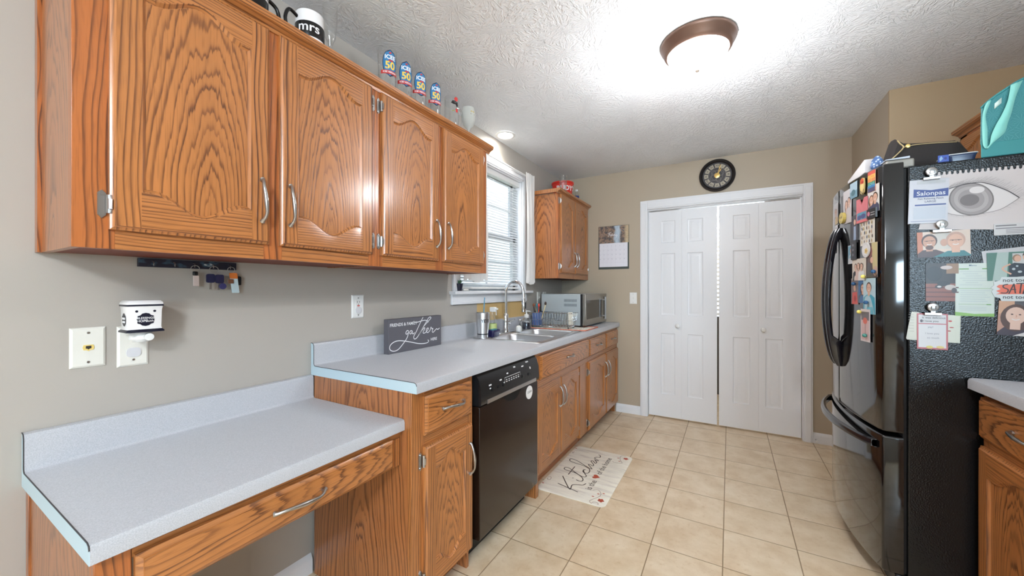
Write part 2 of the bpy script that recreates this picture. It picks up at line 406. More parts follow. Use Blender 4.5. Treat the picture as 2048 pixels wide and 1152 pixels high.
def leaf(parent, x0, x1, px0, px1, z1):
    y = YF + .02; z0 = .015; b = MB()
    rows = [(.232, .822), (1.0, 1.593), (1.695, 1.908)]
    zs = [z0] + [z for r in rows for z in r] + [z1]; xs = [x0, px0, px1, x1]
    for i in range(len(zs) - 1):
        for j in range(3):
            a0, a1, c0, c1 = xs[j], xs[j + 1], zs[i], zs[i + 1]
            if j == 1 and i % 2 == 1:
                L = lambda d, h: [(a0 + d, y + h, c0 + d), (a1 - d, y + h, c0 + d), (a1 - d, y + h, c1 - d), (a0 + d, y + h, c1 - d)]
                b.loft([L(0, 0), L(.004, .005), L(.011, .007), L(.016, .007), L(.034, .002), L(.036, .002)], 0, cap0=False)
            else: b.poly([(a0, y, c0), (a1, y, c0), (a1, y, c1), (a0, y, c1)])
    b.box(x0, x1, y + .008, y + .034, z0, z1)
    for (p, q) in (((x0, z0), (x1, z0)), ((x1, z0), (x1, z1)), ((x1, z1), (x0, z1)), ((x0, z1), (x0, z0))):
        b.poly([(p[0], y, p[1]), (q[0], y, q[1]), (q[0], y + .008, q[1]), (p[0], y + .008, p[1])])
    return b.build('door_leaf', white_door, parent, smooth=24)
for nm, ls, kx, lab in (('door_1', ((.914, 1.2115, 1.027, 1.153), (1.212, 1.506, 1.261, 1.392)), 1.180, 'white folding door pair beside the wall calendar'),
                        ('door_2', ((1.521, 1.8222, 1.631, 1.76), (1.8228, 2.119, 1.873, 1.996)), 1.857, 'white folding door pair nearest the refrigerator')):
    r = bpy.data.objects.new(nm, None); COL.objects.link(r); r.location = ((ls[0][0] + ls[1][1]) / 2, YF + .02, 0); struct(r); r['label'] = lab
    for i, l in enumerate(ls): leaf(r, *l, 2.004 if nm == 'door_1' else 2.000)
    MB().lathe([(.0, 0), (.008, 0), (.008, -.012), (.017, -.018), (.020, -.026), (.016, -.034), (.006, -.037), (0, -.037)], (kx, YF + .02, .9), 20, ax='y', caps=False).build('knob', white_plastic, r)

def baseboard(name, x0, x1, y0, y1, axis):
    prof = [(0, 0), (.013, 0), (.013, .058), (.010, .066), (.005, .078), (0, .084)]
    b = MB()
    if axis == 'far': b.prism(prof, lambda p, a: (a, YF - p[0], p[1]), x0, x1)
    else: b.prism(prof, lambda p, a: (p[0], a, p[1]), y0, y1)
    struct(b.build(name, white_trim))
baseboard('baseboard_far', .60, .838, 0, 0, 'far'); baseboard('baseboard_far.001', 2.192, XR, 0, 0, 'far')
baseboard('baseboard_left', 0, 0, .245, 1.003, 'l'); baseboard('baseboard_left.001', 0, 0, YB, .224, 'l')

# window over the sink
wn = bpy.data.objects.new('window_1', None); COL.objects.link(wn); wn.location = (0, 2.5, WZ0); struct(wn)
wn['label'] = 'white sash window over the kitchen sink'
b = MB()
b.box(0, .018, 1.98, WY0, WZ0, WZ1 + .075).box(0, .018, WY1, 3.01, WZ0, WZ1 + .075).box(0, .018, WY0, WY1, WZ1, WZ1 + .075)
b.box(.018, .023, 1.992, WY0 - .012, WZ0, WZ1 + .06).box(.018, .023, WY1 + .012, 2.998, WZ0, WZ1 + .06).box(.018, .023, WY0 - .01, WY1 + .01, WZ1 + .012, WZ1 + .06)
b.box(-.12, 0, WY0, WY0 + .006, WZ0, WZ1).box(-.12, 0, WY1 - .006, WY1, WZ0, WZ1).box(-.12, 0, WY0, WY1, WZ1 - .006, WZ1)
b.build('window_casing', white_trim, wn, bevel=.0025)
MB().box(-.12, .055, 1.955, 3.085, WZ0 - .024, WZ0).build('window_stool', white_trim, wn, bevel=.006)
b = MB().box(0, .016, 1.965, 3.02, WZ0 - .092, WZ0 - .024).box(.016, .021, 1.965, 3.02, WZ0 - .092, WZ0 - .072)
b.build('window_apron', white_trim, wn, bevel=.003)
b = MB(); ym = (WY0 + WY1) / 2
for z0, z1, x in ((WZ0, 1.70, -.085), (1.67, WZ1, -.11)):
    b.box(x, x + .022, WY0, WY0 + .05, z0, z1).box(x, x + .022, WY1 - .05, WY1, z0, z1).box(x, x + .022, WY0, WY1, z0, z0 + .045).box(x, x + .022, WY0, WY1, z1 - .045, z1)
    b.box(x + .006, x + .016, ym - .008, ym + .008, z0, z1).box(x + .006, x + .016, WY0, WY1, (z0 + z1) / 2 - .008, (z0 + z1) / 2 + .008)
sash = b.build('sash', white_trim, wn)
MB().box(-.076, -.073, WY0 + .04, WY1 - .04, WZ0 + .04, 1.67).box(-.10, -.097, WY0 + .04, WY1 - .04, 1.71, WZ1 - .04).build('pane', clear, sash)
# neighbouring house seen between the slats
b = MB().box(-9.2, -9, -4, 12, -1, 3.6)
for y in (3.0, 5.4, 7.6, 9.8): b.box(-9, -8.95, y, y + .9, .9, 2.3, 1)
struct(b.build('wall_neighbour', [M('pale_siding', (214, 216, 220), .7), M('dark_panes', (58, 62, 70), .3)], base=(-9, 4, -1)))
struct(MB().box(-9, -.13, -4, 12, -1.1, -1).build('ground_outside', M('lawn', (122, 140, 92), .9), base=(-5, 4, -1)))

# blind
bl = thing('window_blind', 'white horizontal mini blind covering the window over the sink', 'blind', (-.03, 2.505, WZ0))
MB().box(-.055, -.015, WY0 + .012, WY1 - .012, WZ1 - .05, WZ1 - .008).build('headrail', white_plastic, bl, bevel=.003)
b = MB(); z = WZ0 + .05
while z < WZ1 - .06:
    for (dx0, dz0, dx1, dz1) in ((-.0105, .0085, -.003, .0035), (-.003, .0035, .004, -.002), (.004, -.002, .0105, -.008)):
        b.poly([(-.035 + dx0, WY0 + .015, z + dz0), (-.035 + dx0, WY1 - .015, z + dz0), (-.035 + dx1, WY1 - .015, z + dz1), (-.035 + dx1, WY0 + .015, z + dz1)])
    z += .0215
b.build('slats', slat_mat, bl, smooth=60)
MB().box(-.048, -.022, WY0 + .015, WY1 - .015, WZ0 + .012, WZ0 + .03).build('bottom_rail', white_plastic, bl, bevel=.003)
b = MB()
for y in (WY0 + .12, ym, WY1 - .12):
    for x in (-.0485, -.0215): b.tube([(x, y, WZ0 + .03), (x, y, WZ1 - .05)], .0008, 5)
b.build('ladder_cord', white_plastic, bl)
MB().tube([(-.012, WY0 + .1, WZ1 - .05), (-.010, WY0 + .1, WZ1 - .55)], .003, 6).build('tilt_wand', white_plastic, bl)

# curtains
def curtain(y0, y1, z0, z1, label, folds, gather=1.0):
    t = thing('curtain', label, 'curtain', ((.06), (y0 + y1) / 2, z0), 'white curtain panels at the sink window')
    nu, nv = folds * 8, 16; b = MB(); vs = []
    for i in range(nv + 1):
        v = i / nv; z = z0 + (z1 - z0) * v
        for j in range(nu + 1):
            u = j / nu; am = (.006 + .014 * (1 - v))
            wv = 1 - .22 * math.sin(PI * min(1, v * 1.0)) * gather
            yc = (y0 + y1) / 2; y = yc + (u - .5) * (y1 - y0) * wv
            vs.append((.081 + am * math.sin(2 * PI * folds * u + .5 * math.sin(5 * v)) + .004 * math.sin(13 * u + 3 * v), y, z + (.012 * math.sin(9 * u) if i == 0 else 0)))
    b.add(vs, [(i * (nu + 1) + j, i * (nu + 1) + j + 1, (i + 1) * (nu + 1) + j + 1, (i + 1) * (nu + 1) + j) for i in range(nv) for j in range(nu)])
    b.build('curtain_cloth', curtain_mat, t, smooth=80)
    return t
curtain(2.89, 3.055, 1.30, 2.262, 'white curtain panel hanging between the window and the corner wall cabinet', 5)
curtain(2.0, 2.29, 1.305, 2.262, 'white curtain panel mostly hidden behind the long wall cabinets', 6, .3)
rd = MB().tube([(.062, 1.985, 2.24), (.062, 3.06, 2.24)], .006, 10)
for y in (1.99, 3.052): rd.tube([(.0, y, 2.24), (.062, y, 2.24)], .004, 8)
tag(rd.build('curtain_rod', white_plastic), 'thin white curtain rod above the sink window', 'curtain rod')

# ------------------------------------------------------------------ cabinet parts
def shape(t): 
    t = abs(t)
    return 0 if t > .86 else .5 * (1 + math.cos(PI * t / .86))
def panel_door(Mp, w, h, th=.02, st=.055, rt=.052, rb=.052, A=.045, name='door', parent=None, grain=('z', 'y', 'z'), arch_bot=True):
    """raised frame door with an arched panel; Mp(s, t, d): across, up, out of the face"""
    n = 22; b = MB(); e = .010
    s0, s1 = st, w - st
    T = lambda q: h - rt - A + A * shape(2 * q - 1)
    B = lambda q: rb + A - (A * shape(2 * q - 1) if arch_bot else A)
    R = lambda d, k: [Mp(d, d, k), Mp(w - d, d, k), Mp(w - d, h - d, k), Mp(d, h - d, k)]
    b.loft([R(0, 0), R(0, th * .55), R(.003, th * .62), R(e * .7, th * .8), R(e, th)], 0, cap1=False)
    b.poly([Mp(e, e, th), Mp(s0, e, th), Mp(s0, h - e, th), Mp(e, h - e, th)], 0)
    b.poly([Mp(s1, e, th), Mp(w - e, e, th), Mp(w - e, h - e, th), Mp(s1, h - e, th)], 0)
    loop = [(i / n, 0) for i in range(n + 1)] + [(1 - i / n, 1) for i in range(n + 1)]
    def L(d, k):
        out = []
        for q, tp in loop:
            s = s0 + d + (s1 - s0 - 2 * d) * q; out.append(Mp(s, (T(q) - d) if tp else (B(q) + d), k))
        return out
    for i in range(n):
        q0, q1 = i / n, (i + 1) / n; a0, a1 = s0 + (s1 - s0) * q0, s0 + (s1 - s0) * q1
        b.poly([Mp(a0, e, th), Mp(a1, e, th), Mp(a1, B(q1), th), Mp(a0, B(q0), th)], 1)
        b.poly([Mp(a0, T(q0), th), Mp(a1, T(q1), th), Mp(a1, h - e, th), Mp(a0, h - e, th)], 1)
    b.loft([L(0, th), L(.002, th - .0005), L(.005, th - .004), L(.009, th - .0085), L(.010, th - .0085)], 0, cap0=False, cap1=False)
    d = .010; k = th - .0085
    for i in range(n):
        q0, q1 = i / n, (i + 1) / n; a0, a1 = s0 + d + (s1 - s0 - 2 * d) * q0, s0 + d + (s1 - s0 - 2 * d) * q1
        b.poly([Mp(a0, B(q0) + d, k), Mp(a1, B(q1) + d, k), Mp(a1, T(q1) - d, k), Mp(a0, T(q0) - d, k)], 2)
    return b.build(name, [oak_up, oak_side, oak_panel], parent, grain={0: grain[0], 1: grain[1], 2: grain[2]}, smooth=30)
def slab(Mp, w, h, th=.02, name='drawer', parent=None, g='y', mat=None):
    e = .014; b = MB(); R = lambda d, k: [Mp(d, d, k), Mp(w - d, d, k), Mp(w - d, h - d, k), Mp(d, h - d, k)]
    b.loft([R(0, 0), R(0, th * .5), R(.003, th * .62), R(e * .75, th * .82), R(e * .8, th * .97), R(e, th)], 0)
    return b.build(name, [mat or oak_panel], parent, grain=g, smooth=25)
def pull(Mp, s, t, vert, parent, L=.128):
    """wavy pewter bow pull centred on (s, t)"""
    path = []; rad = []
    for a, h, w, r in ((-.53, .004, .0, .0075), (-.5, .008, .0, .0058), (-.44, .016, .0015, .0046), (-.32, .0235, .0025, .0046), (-.16, .0265, .0012, .0058), (0, .0275, 0, .0068), (.16, .0265, -.0012, .0058), (.32, .0235, -.0025, .0046), (.44, .016, -.0015, .0046), (.5, .008, 0, .0058), (.53, .004, 0, .0075)):
        q = (s + w * 1.6, t + a * L, h) if vert else (s + a * L, t + w * 1.6, h); path.append(Mp(*q)); rad.append(r)
    n = 4; p2 = spline(path, n); r2 = [x[0] for x in spline([(r, 0) for r in rad], n)]
    b = MB().tube(p2, r2, 10)
    for a in (-.5, .5):
        q = (lambda h: (s, t + a * L, h)) if vert else (lambda h: (s + a * L, t, h))
        b.tube([Mp(*q(-.001)), Mp(*q(.009))], .0055, 10)
    return b.build('handle', pewter, parent, smooth=60)
def hinge(Mp, s, t, side, parent):
    """exposed self closing hinge, leaf on the face frame"""
    b = MB(); w = .016 * side
    pts = [(0, -.026), (.006, -.034), (.012, -.026), (.013, -.012), (.013, .012), (.012, .026), (.006, .034), (0, .026)]
    b.prism([(p[0] * side * 1.2 - w * .9, p[1]) for p in pts], lambda p, a: Mp(s + p[0], t + p[1], a), 0, .003)
    b.tube([Mp(s + w * .25, t - .022, .010), Mp(s + w * .25, t + .022, .010)], .0058, 10)
    b.tube([Mp(s + w * .25, t - .012, .0165), Mp(s + w * .25, t + .012, .0165)], .004, 8)
    for dz in (-.024, .024): b.tube([Mp(s - w * .45, t + dz, .002), Mp(s - w * .45, t + dz, .0055)], .004, 8)
    return b.build('hinge', pewter, parent)
def boards(name, boxes, mat, parent, grain, bevel=0):
    for q in boxes: MB().box(*q).build(name, mat, parent, grain=grain, bevel=bevel)
def FX(x, y, z): return lambda s, t, d: (x + d, y + s, z + t)          # face looks to +x
def FXM(x, y, z): return lambda s, t, d: (x - d, y - s, z + t)         # face looks to -x

# ------------------------------------------------------------------ long wall cabinets
UX, UZ0, UZ1 = .30, 1.345, 2.095
def wall_cab(name, label, y0, y1, doors, group, end_near, end_far, hinges):
    t = thing(name, label, 'cabinet', (.15, (y0 + y1) / 2, UZ0), group)
    boards('side_panel', [(.001, UX - .02, y0, y0 + .016, UZ0, UZ1), (.001, UX - .02, y1 - .016, y1, UZ0, UZ1)], oak_veneer, t, 'z')
    boards('top_panel', [(.001, UX - .02, y0 + .016, y1 - .016, UZ1 - .016, UZ1)], oak_veneer, t, 'y')
    if end_near: boards('scribe_strip', [(.001, .028, y0 - .008, y0, UZ0, UZ1)], oak_frame, t, 'z')
    MB().box(.002, UX - .02, y0 + .016, y1 - .016, UZ0 + .003, UZ0 + .015).build('underside', oak_inside, t)
    f0, f1 = UX - .02, UX
    ys = [y0] + [v for d in doors for v in d] + [y1]
    for i in range(0, len(ys), 2):
        a, c = ys[i] - (0 if i == 0 else .012), ys[i + 1] + (0 if i + 2 >= len(ys) else .012)
        boards('face_stile', [(f0, f1, a, c, UZ0, UZ1)], oak_frame, t, 'z', .001)
    for i in range(1, len(ys) - 1, 2):
        boards('face_rail', [(f0, f1 - .0004, ys[i], ys[i + 1], UZ0, UZ0 + .062), (f0, f1 - .0004, ys[i], ys[i + 1], UZ1 - .03, UZ1)], oak_side, t, 'y')
    prof = [(UX - .004, UZ1 - .004), (UX + .004, UZ1 - .004), (UX + .008, UZ1 + .006), (UX + .020, UZ1 + .014), (UX + .030, UZ1 + .017), (UX + .034, UZ1 + .024), (UX + .036, UZ1 + .036), (UX - .004, UZ1 + .036)]
    b = MB().prism(prof, lambda p, a: (p[0], a, p[1]), y0 - (.03 if end_near else 0), y1 + (.03 if end_far else 0))
    if end_far: b.box(.002, UX, y1, y1 + .03, UZ1 + .004, UZ1 + .036)
    if end_near: b.box(.002, UX, y0 - .03, y0, UZ1 + .004, UZ1 + .036)
    b.build('crown_moulding', [oak_up], t, grain='y', smooth=20)
    for i, (a, c) in enumerate(doors):
        mp = FX(UX, a, UZ0 + .047); d = panel_door(mp, c - a, .70, A=.048, parent=t)
        hd = FX(UX + .02, a, UZ0 + .047); right = (hinges[i] == 'near')
        pull(hd, (c - a) - .027 if right else .027, .136, True, d)
        hs = FX(UX, a, UZ0 + .047)
        for tz in (.06, .64): hinge(hs, -.004 if right else (c - a) + .004, tz, 1 if right else -1, d)
    return t
G = 'oak wall cabinets along the window wall'
wall_cab('wall_cabinet', 'oak two-door wall cabinet above the key rack and desk', .245, 1.098, [(.304, .668), (.702, 1.076)], G, True, False, ['near', 'far'])
wall_cab('wall_cabinet', 'oak two-door wall cabinet next to the window, under the row of tumblers', 1.098, 1.945, [(1.126, 1.491), (1.528, 1.896)], G, False, True, ['near', 'far'])
wall_cab('wall_cabinet', 'small oak two-door wall cabinet in the corner above the microwave', 3.075, YF - .002, [(3.105, 3.447), (3.460, 3.832)], G, True, False, ['near', 'far'])

# over-fridge cabinet on the opposite wall
t = thing('wall_cabinet', 'oak cabinet high on the wall above the refrigerator, behind the teal bag', 'cabinet', (2.88, 2.65, 1.80))
MB().box(2.745, XK, 2.2, 3.085, 1.8, 2.095).build('case', oak_veneer, t, grain='z')
boards('face_frame', [(2.725, 2.745, 2.2, 2.225, 1.8, 2.095), (2.725, 2.745, 3.02, 3.085, 1.8, 2.095), (2.725, 2.745, 2.62, 2.66, 1.8, 2.095), (2.725, 2.745, 2.2, 3.085, 1.8, 1.83), (2.725, 2.745, 2.2, 3.085, 2.06, 2.095)], oak_frame, t, 'y')
prof = [(-.004, -.004), (.004, -.004), (.008, .006), (.020, .014), (.034, .020), (.036, .036), (-.004, .036)]
MB().prism(prof, lambda p, a: (2.725 - p[0], a, 2.095 + p[1]), 2.2, 3.087).build('crown_moulding', oak_up, t, grain='y')
for a, c in ((2.635, 2.21), (3.045, 2.64)): panel_door(FXM(2.725, a, 1.815), a - c, .26, st=.045, rt=.04, rb=.04, A=.035, parent=t)

# ------------------------------------------------------------------ countertops
CX = .632
def top_profile(z, d, back=True):
    p = [(0.002, z - .04), (d, z - .04), (d, z - .012), (d - .0035, z - .0035), (d - .012, z)]
    if back: p += [(.030, z), (.025, z + .004), (.022, z + .010), (.022, z + .088), (.018, z + .097), (.010, z + .1), (.002, z + .1)]
    else: p += [(.002, z)]
    return p
def end_cap(b, z, d, y, m):
    pr = top_profile(z, d); b.prism(pr, lambda p, a: (p[0], a, p[1]), y - .0012, y, m)
SX0, SX1, SY0, SY1 = .085, .575, 2.125, 2.885
t = thing('kitchen_countertop', 'long grey speckled laminate countertop with backsplash and sink cut-out', 'countertop', (.3, 2.45, .87))
b = MB()
pr = top_profile(.91, CX)
b.prism(pr, lambda p, a: (p[0], a, p[1]), 1.0032, SY0).prism(pr, lambda p, a: (p[0], a, p[1]), SY1, YF - .002)
pf = [(SX1, .87), (CX, .87), (CX, .898), (CX - .0035, .9065), (CX - .012, .91), (SX1, .91)]
b.prism(pf, lambda p, a: (p[0], a, p[1]), SY0, SY1)
pb = [(.002, .87), (SX0, .87), (SX0, .91), (.030, .91), (.025, .914), (.022, .92), (.022, .998), (.018, 1.007), (.010, 1.01), (.002, 1.01)]
b.prism(pb, lambda p, a: (p[0], a, p[1]), SY0, SY1)
b.build('worktop', laminate, t, smooth=40)
b = MB(); end_cap(b, .91, CX, 1.0032, 0); b.build('end_cap', lam_edge, t, smooth=0)
b = MB(); pr = [p for p in top_profile(.91, CX)][2:12]
b.tube([(p[0], 1.0023, p[1]) for p in pr], .0013, 5); b.build('edge_seam', seam, t)
t = thing('desk_countertop', 'low grey laminate desk top beside the long countertop', 'countertop', (.3, .6, .735))
b = MB(); pr = top_profile(.772, .574)
b.prism(pr, lambda p, a: (p[0], a, p[1]), .2165, 1.0015); b.build('worktop', laminate, t, smooth=40)
b = MB(); end_cap(b, .772, .574, .2165, 0); b.build('end_cap', lam_edge, t, smooth=0)
b = MB(); b.tube([(p[0], .2155, p[1]) for p in top_profile(.772, .574)[2:12]], .0013, 5); b.build('edge_seam', seam, t)

# ------------------------------------------------------------------ desk frame
t = thing('writing_desk', 'oak desk frame with one drawer and open knee space', 'desk', (.3, .6, 0))
boards('end_panel', [(.03, .53, .226, .244, 0, .732)], oak_veneer, t, 'z', .0015); boards('scribe_strip', [(.002, .03, .222, .246, 0, .732)], oak_frame, t, 'z', .0015)
b = MB().box(.53, .55, .226, .28, 0, .732); b.build('corner_stile', oak_frame, t, grain='z', bevel=.0015)
boards('apron_rail', [(.531, .5495, .28, 1.0015, .700, .732), (.531, .5495, .28, .955, .60, .625)], oak_side, t, 'y'); boards('apron_stile', [(.531, .5495, .955, 1.0015, .60, .70)], oak_up, t, 'z')
dr = slab(FX(.55, .282, .608), .676, .100, .021, 'drawer', t, 'y'); pull(FX(.571, .282, .608), .333, .052, False, dr, .135)

# ------------------------------------------------------------------ base cabinets
BX = .605
def toe(b, y0, y1): b.box(.02, BX - .075, y0, y1, 0, .095)
t = thing('base_cabinet', 'narrow oak base cabinet with one drawer beside the desk', 'cabinet', (.3, 1.2, 0))
MB().box(.024, BX - .02, 1.004, 1.020, 0, .869).build('end_panel', oak_veneer, t, grain='z')
boards('side_panel', [(.024, BX - .02, 1.36, 1.376, .0, .869)], oak_veneer, t, 'z'); boards('plinth', [(.02, BX - .075, 1.02, 1.36, 0, .095)], oak_frame, t, 'y')
boards('face_stile', [(BX - .02, BX, 1.004, 1.07, 0, .869), (BX - .02, BX, 1.345, 1.376, .095, .869)], oak_up, t, 'z', .001)
boards('face_rail', [(BX - .02, BX - .0005, 1.07, 1.345, .825, .869), (BX - .02, BX - .0005, 1.07, 1.345, .64, .72), (BX - .02, BX - .0005, 1.07, 1.345, .095, .13)], oak_side, t, 'y')
d = slab(FX(BX, 1.062, .698), .292, .147, .02, 'drawer', t); pull(FX(BX + .02, 1.062, .698), .155, .080, False, d)
d = panel_door(FX(BX, 1.058, .105), .302, .553, parent=t); pull(FX(BX + .02, 1.058, .105), .272, .408, True, d)
for tz in (.06, .50): hinge(FX(BX, 1.058, .105), -.004, tz, 1, d)

t = thing('base_cabinet', 'oak sink base cabinet with wide false drawer behind the kitchen mat', 'cabinet', (.3, 2.4, 0))
SB = .585
boards('side_panel', [(.024, SB - .02, 2.016, 2.032, 0, .869), (.024, SB - .02, 2.93, 2.945, .095, .869)], oak_veneer, t, 'z'); boards('plinth', [(.02, .53, 2.033, 2.95, 0, .094)], oak_frame, t, 'y'); boards('bottom_panel', [(.024, SB - .02, 2.033, 2.929, .095, .11)], oak_veneer, t, 'y')
boards('face_stile', [(SB - .02, BX, 2.016, 2.052, .0, .869), (BX - .055, BX, 2.787, 2.9555, .095, .6545)], oak_up, t, 'z', .001)
boards('face_rail', [(SB - .02, BX - .0005, 2.052, 2.955, .655, .869), (SB - .02, SB - .003, 2.052, 2.785, .095, .145)], oak_side, t, 'y', .001)
d = slab(FX(BX, 2.058, .698), .897, .147, .02, 'drawer_front', t); pull(FX(BX + .02, 2.058, .698), .46, .078, False, d, .11)
for a, c, hn in ((2.056, 2.418, .335), (2.421, 2.778, .03)):
    d = panel_door(FX(SB - .003, a, .118), c - a, .532, parent=t); pull(FX(SB + .017, a, .118), hn, .40, True, d)
    for tz in (.06, .48): hinge(FX(SB - .003, a, .118), -.003 if hn > .1 else (c - a) + .003, tz, 1 if hn > .1 else -1, d)
t = thing('base_cabinet', 'oak base cabinet with two small drawers next to the far wall', 'cabinet', (.3, 3.35, 0))
boards('side_panel', [(.024, BX - .02, 2.957, 2.973, .095, .869), (.024, BX - .02, YF - .02, YF - .003, 0, .869)], oak_veneer, t, 'z'); boards('plinth', [(.02, BX - .075, 2.957, YF - .021, 0, .094)], oak_frame, t, 'y')
boards('face_stile', [(BX - .02, BX, 2.957, 2.985, .095, .869), (BX - .02, BX, 3.40, 3.47, .095, .869), (BX - .02, BX, 3.845, YF - .003, .095, .869)], oak_up, t, 'z', .002)
boards('face_rail', [(BX - .02, BX - .0005, 2.985, 3.845, .825, .869), (BX - .02, BX - .0005, 2.985, 3.845, .64, .72), (BX - .02, BX - .0005, 2.985, 3.845, .095, .13)], oak_side, t, 'y')
for a, c in ((2.972, 3.424), (3.452, 3.862)):
    d = slab(FX(BX, a, .698), c - a, .143, .02, 'drawer', t); pull(FX(BX + .02, a, .698), (c - a) / 2, .075, False, d, .11)
for a, c, hn in ((2.958, 3.424), (3.448, 3.866)) and ((2.958, 3.424, .436), (3.448, 3.866, .03)):
    d = panel_door(FX(BX, a, .105), c - a, .553, parent=t); pull(FX(BX + .02, a, .105), hn, .415, True, d)
    if hn > .1:
        for tz in (.06, .47): hinge(FX(BX, a, .105), -.004, tz, 1, d)

# right hand base cabinet and counter
t = thing('base_cabinet', 'oak base cabinet with drawer tight against the refrigerator side', 'cabinet', (2.7, 1.6, 0))
RX = 2.42
boards('side_panel', [(RX + .02, XK - .003, 1.17, 1.188, 0, .869), (RX + .02, XK - .003, 2.066, 2.084, 0, .869)], oak_veneer, t, 'z'); boards('plinth', [(RX + .075, XK - .01, 1.189, 2.065, 0, .094)], oak_frame, t, 'y')
boards('face_stile', [(RX, RX + .02, 1.17, 1.2, .095, .869), (RX, RX + .02, 2.05, 2.084, .095, .869), (RX, RX + .02, 1.60, 1.64, .095, .869)], oak_up, t, 'z')
boards('face_rail', [(RX + .0005, RX + .02, 1.2, 2.05, .825, .869), (RX + .0005, RX + .02, 1.2, 2.05, .64, .72), (RX + .0005, RX + .02, 1.2, 2.05, .095, .13)], oak_side, t, 'y')
for a, c in ((2.076, 1.63), (1.61, 1.18)):
    d = slab(FXM(RX, a, .700), a - c, .150, .02, 'drawer', t); pull(FXM(RX - .02, a, .700), (a - c) / 2 + .05, .082, False, d)
    d = panel_door(FXM(RX, a, .105), a - c, .565, parent=t); pull(FXM(RX - .02, a, .105), .03 if c < 1.5 else (a - c) - .03, .43, True, d)
t = thing('kitchen_countertop', 'pale grey laminate countertop butting against the refrigerator side', 'countertop', (2.7, 1.6, .87))
b = MB(); pr = [(XK - p[0], p[1]) for p in top_profile(.914, XK - 2.383)]
b.prism(pr, lambda p, a: (p[0], a, p[1]), 1.15, 2.094); b.build('worktop', laminate, t, smooth=40)

# ------------------------------------------------------------------ dishwasher
t = thing('dishwasher', 'black built-in dishwasher with round white magnet', 'dishwasher', (.32, 1.7, 0))
DY0, DY1 = 1.398, 2.004
MB().box(.03, .575, DY0, DY1, .10, .862).box(.03, .54, DY0 + .01, DY1 - .01, 0, .10).build('tub', black_plastic, t)
prof = [(.575, .105), (.622, .105), (.627, .115), (.627, .705), (.623, .712), (.575, .712)]
MB().prism(prof, lambda p, a: (p[0], a, p[1]), DY0 + .006, DY1 - .006).build('door', M('dishwasher_brown_reflection', (34, 21, 14), .22), t, bevel=.003)  # black door; brown reflection of the oak opposite is put into the base colour
prof = [(.575, .716), (.628, .716), (.634, .722), (.636, .74), (.632, .80), (.622, .835), (.604, .858), (.575, .858)]
b = MB().prism(prof, lambda p, a: (p[0], a, p[1]), DY0 + .006, DY1 - .006)
cp = b.build('control_panel', M('black_satin', (26, 26, 28), .22), t, smooth=50)
MB().prism([(.634, .718), (.639, .719), (.639, .736), (.634, .738)], lambda p, a: (p[0], a, p[1]), DY0 + .055, DY1 - .05).build('silver_strip', steel, cp)
b = MB()
def fnp(y, z):
    pf = [(.70, .634), (.722, .634), (.74, .636), (.80, .632), (.835, .622), (.858, .604)]
    for (z0, x0), (z1, x1) in zip(pf, pf[1:]):
        if z0 <= z <= z1: return (x0 + (x1 - x0) * (z - z0) / (z1 - z0) + .0012, y, z)
    return (.604, y, z)
for y, z, w, h in ((1.47, .795, .022, .007), (1.475, .78, .012, .006), (1.565, .80, .02, .006), (1.60, .775, .012, .012), (1.64, .818, .016, .006), (1.72, .835, .02, .006), (1.80, .825, .024, .006), (1.86, .838, .03, .006), (1.885, .80, .012, .012)):
    b.poly([fnp(y, z), fnp(y + w, z), fnp(y + w, z + h), fnp(y, z + h)])
for i in range(6): 
    y = 1.625 + i * .024
    b.poly([fnp(y, .782), fnp(y + .013, .782), fnp(y + .013, .787), fnp(y, .787)]); b.poly([fnp(y, .792), fnp(y + .013, .792), fnp(y + .013, .796), fnp(y, .796)])
b.ribbon([(1.615, .785), (1.615, .805), (1.775, .805), (1.775, .79)], .002, fnp, 0, 0)
b.build('printed_legend', P(210, 210, 210), cp)
for y in (1.50, 1.555, 1.60, 1.80, 1.87):
    MB().tube([(.63, y, .775), (.6385, y, .775)], .008, 12).build('button', black_plastic, cp)
b = MB(); hp = [(1.60, .712), (1.66, .678), (1.74, .674), (1.80, .712)]
b.prism(spline(hp, 6), lambda p, a: (a, p[0], p[1]), .6272, .6278); b.build('grip_recess', M('recess_black', (5, 5, 6), .6), t)
t = thing('dishwasher_magnet', 'round white status magnet stuck on the black dishwasher door', 'magnet', (.629, 1.888, .665))
b = MB().lathe([(0, 0), (.037, 0), (.037, .003), (0, .003)], (.6272, 1.888, .668), 32, 0, False, 'x')
b.text('CLEAN', .017, lambda x, y: (.6306, 1.888 + x, .668 + y), 1, 'CENTER', 0, -.002, bold=.02)
b.build('disc', [P(236, 234, 232), P(90, 90, 92)], t, smooth=30)

# ------------------------------------------------------------------ sink, faucet and things around it
t = thing('kitchen_sink', 'stainless double bowl sink set into the grey countertop', 'sink', (.33, 2.5, .73))
b = MB(); fz = lambda z: (lambda x, y: (x, y, z))
bowls = [rrect(.165, .548, 2.15, 2.488, .06), rrect(.165, .548, 2.522, 2.86, .06)]
o0, o1 = rrect(.068, .592, 2.108, 2.902, .03), rrect(.074, .586, 2.114, 2.896, .028)
b.fill(o1, bowls, fz(.9145)); b.loft([[(x, y, .9105) for x, y in o0], [(x, y, .9145) for x, y in o1]], 0, False, False)
for (x0, x1, y0, y1) in ((.165, .548, 2.15, 2.488), (.165, .548, 2.522, 2.86)):
    b.loft([[(x, y, z) for x, y in rrect(x0 + d, x1 - d, y0 + d, y1 - d, r)] for d, z, r in ((0, .9145, .06), (.004, .911, .06), (.008, .90, .06), (.016, .79, .06), (.024, .765, .055), (.05, .752, .045), (.1, .748, .03))], 0, False, True)
    b.lathe([(.0, .7495), (.038, .7495), (.042, .7485)], ((x0 + x1) / 2, (y0 + y1) / 2, 0), 20, 1, False)
